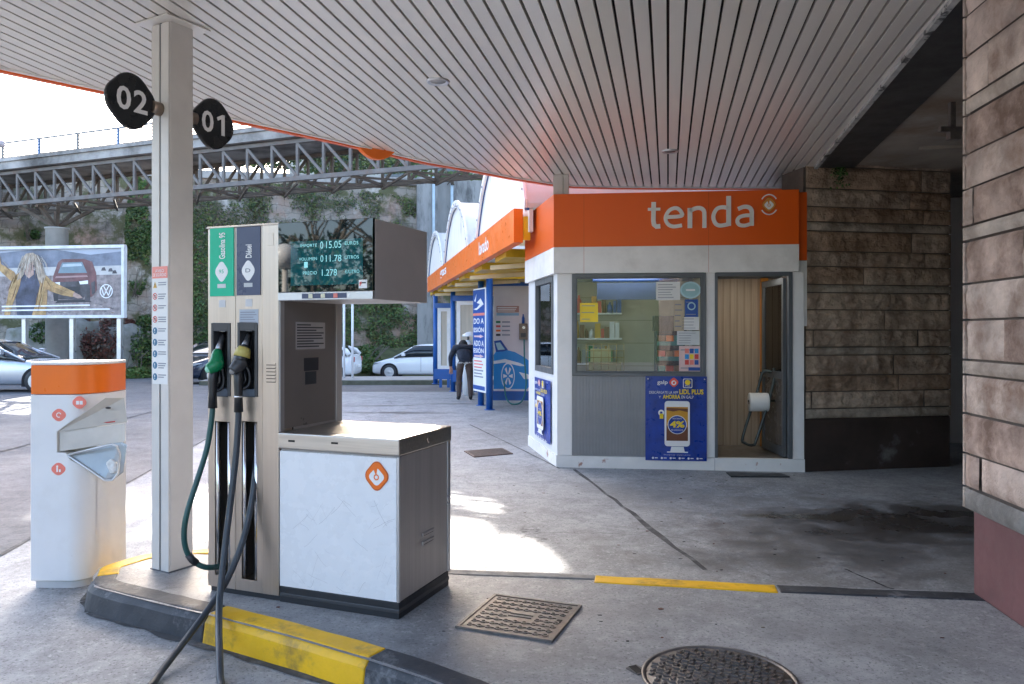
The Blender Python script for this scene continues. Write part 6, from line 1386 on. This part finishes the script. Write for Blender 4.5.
for k in range(46):
    u = rb.random(); x0, y0 = 22+18*u+rb.uniform(-2,2), 254+rb.uniform(0,6); xe, ye = x0+(u-.5)*12+rb.uniform(-2,2), y0+rb.uniform(8,22)
    bp([(x0,y0),(x0+.35,y0),(x0+(xe-x0)*.6+1.1,(y0+ye)/2),(xe,ye),(x0+(xe-x0)*.6+.6,(y0+ye)/2)], (hl, hd_, hl)[k % 3], 10)
cf = mat('poster_coat_fold', (.20,.11,.05), .5); cl_ = mat('poster_coat_light', (.58,.42,.22), .5)
for (a, b, c, d) in ((8,291,14,276),(12,300,17,284),(40,296,44,277),(38,312,42,292),(50,286,64,291),(56,288,72,295),(46,279,52,288),(0,258,12,272),(36,306,38,292)):
    bp([(a,b),((a+c)/2-.5,(b+d)/2),(c,d),((a+c)/2+.6,(b+d)/2+.6)], cf, 11); bp([(a+1.5,b-.5),((a+c)/2+1,(b+d)/2-.6),(c+1.3,d),((a+c)/2+1.8,(b+d)/2)], cl_, 11)
for k in range(70): x0, y0 = rb.uniform(-50,118), rb.uniform(296,313); bp([(x0,y0),(x0+rb.uniform(1,5),y0+.2),(x0+rb.uniform(.5,3),y0+rb.uniform(.4,1.1))], (cd, hl, cf)[k % 3], 3.5)
bp([(63,264),(81,263.5),(82,266),(62,267)], mat('poster_glare', (.45,.52,.56), .4), 6); bp([(56,276),(87,275.5),(88,277),(55,278)], mat('poster_car_edge', (.36,.22,.22), .4), 6); bp([(62,287),(80,286.5),(79,292),(64,292.5)], inkdark, 6); bp([(53,294),(58,294),(58,301),(54,301)], inkdark, 6); bp([(58,300),(86,299.5),(92,302),(55,303)], inkdark, 3.6)
for (x, y) in ((110,270),(114,272),(103,269)): bp([(x-2,y+2),(x-1,y-1),(x+1.5,y-1.5),(x+3,y+2)], cd, 4)
for k in range(2): bp([(2,305.5+k*4),(90+20*k,304.5+k*4),(90+20*k,306+k*4),(2,307+k*4)], ink, 10)
# round emblem with V over W
ex, ez, er = Bx(106.5), Bz(291.5), abs(Bx(113)-Bx(106.5))
ring(mb, ex, ez, er*.86, er, ink, -.012, 0, 360, 32, .002)
for pts in ([(-.40,.74),(-.02,.08)], [(.40,.74),(.02,.08)], [(-.72,.46),(-.36,-.62)], [(-.36,-.62),(-.0,.0)], [(.72,.46),(.36,-.62)], [(.36,-.62),(.0,.0)]): stroke(mb, [(ex+er*u, ez+er*v) for u, v in pts], er*.14, ink, -.013, .002)
mb.build('advert', bill)

# ------------------------------------------------------------------ truss bridge
BR = Frame((-12.6, 27.0, 0), math.atan2(-.37, .929))
tb = thing('truss_bridge', 'grey steel truss walkway bridge with wire railing above the billboard', 'bridge', (BR.o.x, BR.o.y, 6.4), BR.a)
tsm = mat('weathered_grey_steel', (.165,.15,.14), .7, 0., var=.2, scale=2, dirt=(.16,.09,.06), dscale=1.5, damt=.7, dlo=.52, dhi=.68); tsr = mat('rusty_inner_steel', (.13,.105,.085), .85, 0., var=.25)
S0, S1 = -22, 30; zbc, ztc = .08, 1.27
def tbar(nm, a, b, w, h_, m): mb = MB(); mb.bar(a, b, w, h_, m); return mb.build(nm, tb)
tbar('bottom_chord', (S0, 0, zbc), (S1, 0, zbc), .12, .14, tsm); tbar('top_chord', (S0, 0, ztc), (S1, 0, ztc), .14, .12, tsm)
tbar('bottom_chord', (S0, 1.9, zbc), (S1, 1.9, zbc), .12, .14, tsr); tbar('top_chord', (S0, 1.9, ztc), (S1, 1.9, ztc), .14, .12, tsr)
mb = MB(); mb.box(S0, S1, -.25, 2.15, ztc+.1, ztc+.38, concrete_d); mb.build('deck', tb); mb = MB(); mb.box(S0, S1, -.32, -.1, ztc+.385, ztc+.50, concrete_d); mb.build('deck_edge', tb)
v0 = dgl = v1 = d1_ = cb = None
for i in range(S0, S1):
    s = i + .15
    if v0 is None:
        v0 = tbar('vertical_strut', (0, 0, zbc+.07), (0, 0, ztc-.06), .075, .09, tsm); v0.location = (s, 0, 0)
        dgl = tbar('diagonal_brace', (.0, -.01, ztc-.06), (1.0, -.01, zbc+.07), .07, .085, tsm); dgl.location = (s, 0, 0)
    else: copypart(v0, tb, (s, 0, 0)); copypart(dgl, tb, (s, 0, 0))
mb = MB()
for i in range(S0, S1): s = i+.15; mb.bar((s, 1.9, zbc), (s, 1.9, ztc), .08, .08, tsr); mb.bar((s+1, 1.9, ztc), (s, 1.9, zbc), .08, .08, tsr)
mb.build('rear_truss', tb)
mb = MB()
for i in range(S0, S1, 2): s = i+.15; mb.bar((s, 0, zbc-.09), (s+2, 1.9, zbc-.09), .07, .06, tsr); mb.bar((s, 1.9, zbc-.15), (s+2, 0, zbc-.15), .07, .06, tsr); mb.bar((s, 0, zbc-.02), (s, 1.9, zbc-.02), .08, .08, tsr)
mb.build('wind_bracing', tb)
zr0, zr1 = ztc+.5, ztc+1.12
rp = None; railm = mat('rail_grey', (.2,.2,.2), .5, .4); k = 0
for i in range(S0, S1, 2):
    mb = MB(); mb.bar((0, -.2, zr0), (0, -.2, zr1), .07, .07, railm if k % 2 else mat('rail_blue', (.08,.16,.3), .5))
    o = mb.build('rail_post', tb); o.location = (i+.6, 0, 0); k += 1
tbar('handrail', (S0, -.2, zr1), (S1, -.2, zr1), .07, .06, railm)
for j in range(5): z = zr0+.06+j*.115; mb = MB(); mb.tube([(S0, -.2, z), (S1, -.2, z)], .02, railm, 6); mb.build('rail_wire', tb)
x, _ = BR.hit(57, 230, .95); p = BR.world((x, .95, 0)); t = thing('bridge_pier', 'round pale concrete pier with steel V struts under the bridge', 'pier', (p.x, p.y, -.3), BR.a)
zp = AT(57, 228, p.y).z; mb = MB(); mb.lathe([(.40,0),(.40,zp+.3-.06),(.44,zp+.3-.05),(.44,zp+.3)], (0,0,0), mat('pale_pier_concrete', (.42,.41,.39), .8, var=.1, bump=.1), 24); mb.build('shaft', t)
mb = MB()
for dx in (-1.05, 0, 1.05): mb.bar((0, -.0, zp+.3), (dx, -.75, 6.38+.3), .13, .13, tsr); mb.bar((0, 0, zp+.3), (dx, .75, 6.38+.3), .12, .12, tsr)
mb.build('strut', t)
# street lamp cut by the left edge
a = AT(-6, 145, 12.); t = thing('street_lamp', 'grey street lamp head poking in at the left photo edge', 'street lamp', (a.x-1.3, a.y, 0))
mb = MB(); mb.lathe([(.09,0),(.07,3.),(.05,a.z-.05)], (0,0,0), alu, 12); mb.build('pole', t); mb = MB(); mb.tube([(0,0,a.z-.06), (.5,0,a.z+.04), (1.0,0,a.z+.02)], .03, alu, 8); mb.build('arm', t)
mb = MB(); mb.extr([(.95,-.12,a.z-.04),(1.42,-.09,a.z-.03),(1.46,0,a.z-.02),(1.42,.09,a.z-.03),(.95,.12,a.z-.04)], (0,0,.10), mat('lamp_grey', (.4,.42,.45), .4)); mb.build('lamp_head', t, bevel=.03)

# ------------------------------------------------------------------ surroundings out of frame: added sun blocker with gaps that shape the sun patches, trees and lamp behind the camera
SE = R(28); SAZ = R(-8); te = math.tan(SE)/math.cos(SAZ); FD = 46.0; tz = math.tan(SAZ)
ZLf = lambda D0: (FD-D0)*te
ap = thing('sun_blocker', 'tall unseen sun blocker with shaped gaps, added beyond the wall', 'building', (0, FD, 0))  # unseen slab added to block the sun; its gaps shape the patches
apm = mat('render_beige', (.42,.40,.36), .85, var=.08, scale=.3)
XW = lambda xg, D0: xg + tz*(FD-D0)
def openings(x):
    """sunlit stretches of ground (from, to) that the gaps in the added sun blocker let through, for one lane of the yard"""
    o = []
    def el(cx, cd, rx_, rd_):
        e = x + tz*(cd-5) - cx
        return [(cd-rd_*math.sqrt(1-(e/rx_)**2), cd+rd_*math.sqrt(1-(e/rx_)**2))] if abs(e) < rx_ else []
    if -1.42 < x < -.60: o.append((1.2, 2.7))
    if -1.3 < x < .31:
        far = 5.05+.72*math.sqrt(max(0, 1-((x-.12)/.19)**2)) if x > .12 else (5.72+.1*math.sin((x+.05)*9) if x > -.04 else 6.1+.25*math.sqrt(max(0, 1-((x+.5)/.5)**2)))
        o.append((4.85, far))
    o += el(-.245, 6.75, .125, .34); o += el(-.55, 7.05, .15, .3); o += el(-.52, 7.95, .2, .45); o += el(-.78, 7.5, .13, .8)
    if -2.75 < x < -1.6: o.append((5.6+.15*math.sin(x*9), 7.7+.2*math.sin(x*7)))
    if -5.6 < x < -2.9: o.append((6.35+.14*math.sin(x*5), 7.15+.12*math.sin(x*7+1)))
    return sorted(o)
mb = MB(); XA, XB = -13.3, 34.; z0_ = ZLf(8.8); zt_b = ZLf(1.0)
mb.box(XA, XB, 0, 9, 6, z0_, apm); mb.build('wall', ap)
xg0, xg1, st_ = -5.6, .32, .04
mb = MB(); mb.box(XA, XW(xg0, 5)+.0, 0, .5, z0_, zt_b, apm); mb.build('side_wall', ap)
mb = MB(); mb.box(XW(xg1, 5), XB, 0, .5, z0_, zt_b, apm); mb.build('side_wall', ap)
mb = MB(); x = xg0
while x < xg1-1e-6:
    xa, xb = XW(x, 5), XW(min(x+st_, xg1), 5); z = zt_b; lo = 1.0
    cuts = openings(x+st_/2); d = 1.0
    for (a, b) in cuts:
        if a > d: mb.box(xa, xb, 0, .12, ZLf(a), ZLf(d), apm)
        d = max(d, b)
    mb.box(xa, xb, 0, .12, z0_, ZLf(d), apm); x += st_
mb.build('sun_mask', ap)
mb = MB(); wg = mat('blocker_pane', (.05,.06,.07), .15)
for i in range(14):
    for j in range(7): mb.box(-11+i*3.2, -9.6+i*3.2, -.05, -.001, 8.5+j*2.3, 9.9+j*2.3, wg)
mb.build('window', ap)
def bare_tree(loc, h_, seed, label):
    t = thing('bare_tree', label, 'tree', loc, 0, 'trees behind the viewpoint'); rnd = random.Random(seed); tr = MB(); br = MB()
    def grow(p, d, L_, r, lev):
        q = p + d*L_; (tr if lev == 0 else br).tube([p, (p+q)/2+Vector((rnd.uniform(-.05,.05), rnd.uniform(-.05,.05), 0))*L_, q], [r, r*.8, r*.6], bark, 5, caps=False)
        if lev >= 4: return
        for k in range(3 if lev < 3 else 2):
            nd = (d + Vector((rnd.uniform(-.7,.7), rnd.uniform(-.7,.7), rnd.uniform(-.05,.5)))).normalized(); grow(p + d*L_*rnd.uniform(.6, 1.), nd, L_*rnd.uniform(.55,.8), r*.55, lev+1)
    grow(Vector((0,0,0)), Vector((0,0,1)), h_*.38, .16, 0); tr.build('trunk', t, recalc=False); br.build('crown', t, recalc=False)
for k, (x, y, h_) in enumerate(((-18.5,-1.5,7),(-17,-3.5,8),(-15.6,-5.6,7.5),(-14.4,-7.6,8),(-12.6,-9.6,7))): bare_tree((x, y, 0), h_, 60+k, 'bare branching tree behind the viewpoint')
mb = MB(); rnd = random.Random(8); leaves(mb, [Vector((rnd.uniform(-22, 22), -22+rnd.uniform(-1.2, 1.2), rnd.random()**1.2*5.5)) for k in range(0)] + [Vector((-15.8-t_*.57*1.+rnd.uniform(-1,1), -5.6+t_*.86+rnd.uniform(-1,1), rnd.random()**1.3*4.2)) for t_ in [rnd.uniform(-8, 8) for k in range(14000)]], .12, [leaf2, bark], rnd); mb.box(-22, 22, -23, -22.2, 0, 5.6, mat('reflection_backdrop', (.03,.045,.022), .9, var=.2, scale=.6)); tag(mb.build('hedge', recalc=False), 'dark green hedge added behind the viewpoint for darker reflections', 'hedge', kind='stuff')  # dark box added out of view to keep shop window reflections dark
# globe lamp reflected in the display
def mirror_point(px, py, dist):
    d = Vector(((px-CX)/F, 1, -(py-HY)/F)); c = Vector((0, 0, CH)); n = P.uy; t_ = (P.o + P.uy*-.01 - c).dot(n)/d.dot(n); h_ = c + d*t_; r = (d - 2*d.dot(n)*n).normalized(); return h_ + r*dist
gpnt = mirror_point(285, 256.5, 9.0); t = thing('globe_lamp', 'white globe garden lamp on a cream post behind the viewpoint', 'street lamp', (gpnt.x, gpnt.y, 0))
mb = MB(); mb.lathe([(.06,0),(.045,gpnt.z-.2)], (0,0,0), colwhite, 12); mb.build('post', t)
bm = bmesh.new(); bmesh.ops.create_uvsphere(bm, u_segments=28, v_segments=18, radius=.21); me = bpy.data.meshes.new('globe'); bm.to_mesh(me); bm.free(); me.materials.append(white); ob = bpy.data.objects.new('globe', me); COL.objects.link(ob); ob.parent = t; ob.location = (0, 0, gpnt.z)
for p in me.polygons: p.use_smooth = True

# ------------------------------------------------------------------ world, sun, camera
w = bpy.data.worlds.new('World'); S.world = w; w.use_nodes = True; N = w.node_tree.nodes; L_ = w.node_tree.links
sky = N.new('ShaderNodeTexSky'); sky.sky_type = 'NISHITA'; sky.sun_disc = False; sky.sun_elevation = SE; sky.sun_rotation = SAZ; sky.air_density = .85; sky.dust_density = 3.; sky.ozone_density = .45
L_.new(sky.outputs[0], N['Background'].inputs[0]); N['Background'].inputs[1].default_value = .15
sd = bpy.data.lights.new('sun', 'SUN'); sd.energy = 4.; sd.angle = R(.25); sd.color = (1., .95, .87); so = bpy.data.objects.new('sun', sd); COL.objects.link(so)
dirv = Vector((-math.sin(SAZ)*math.cos(SE), -math.cos(SAZ)*math.cos(SE), -math.sin(SE))); so.rotation_euler = dirv.to_track_quat('-Z', 'Y').to_euler(); so.location = (0, 20, 30)
cd = bpy.data.cameras.new('camera'); co = bpy.data.objects.new('camera', cd); COL.objects.link(co); S.camera = co
co.location = (0, 0, CH); co.rotation_euler = (R(90), 0, 0); cd.sensor_fit = 'HORIZONTAL'; cd.sensor_width = 36.; cd.lens = 36.*F/1024; cd.clip_end = 2000; cd.clip_start = .05
cd.shift_y = -(342-HY)/1024
S.view_settings.view_transform = 'Standard'; S.view_settings.look = 'None'; S.view_settings.gamma = 1; S.view_settings.use_curve_mapping = False
S.view_settings.exposure = 2.85
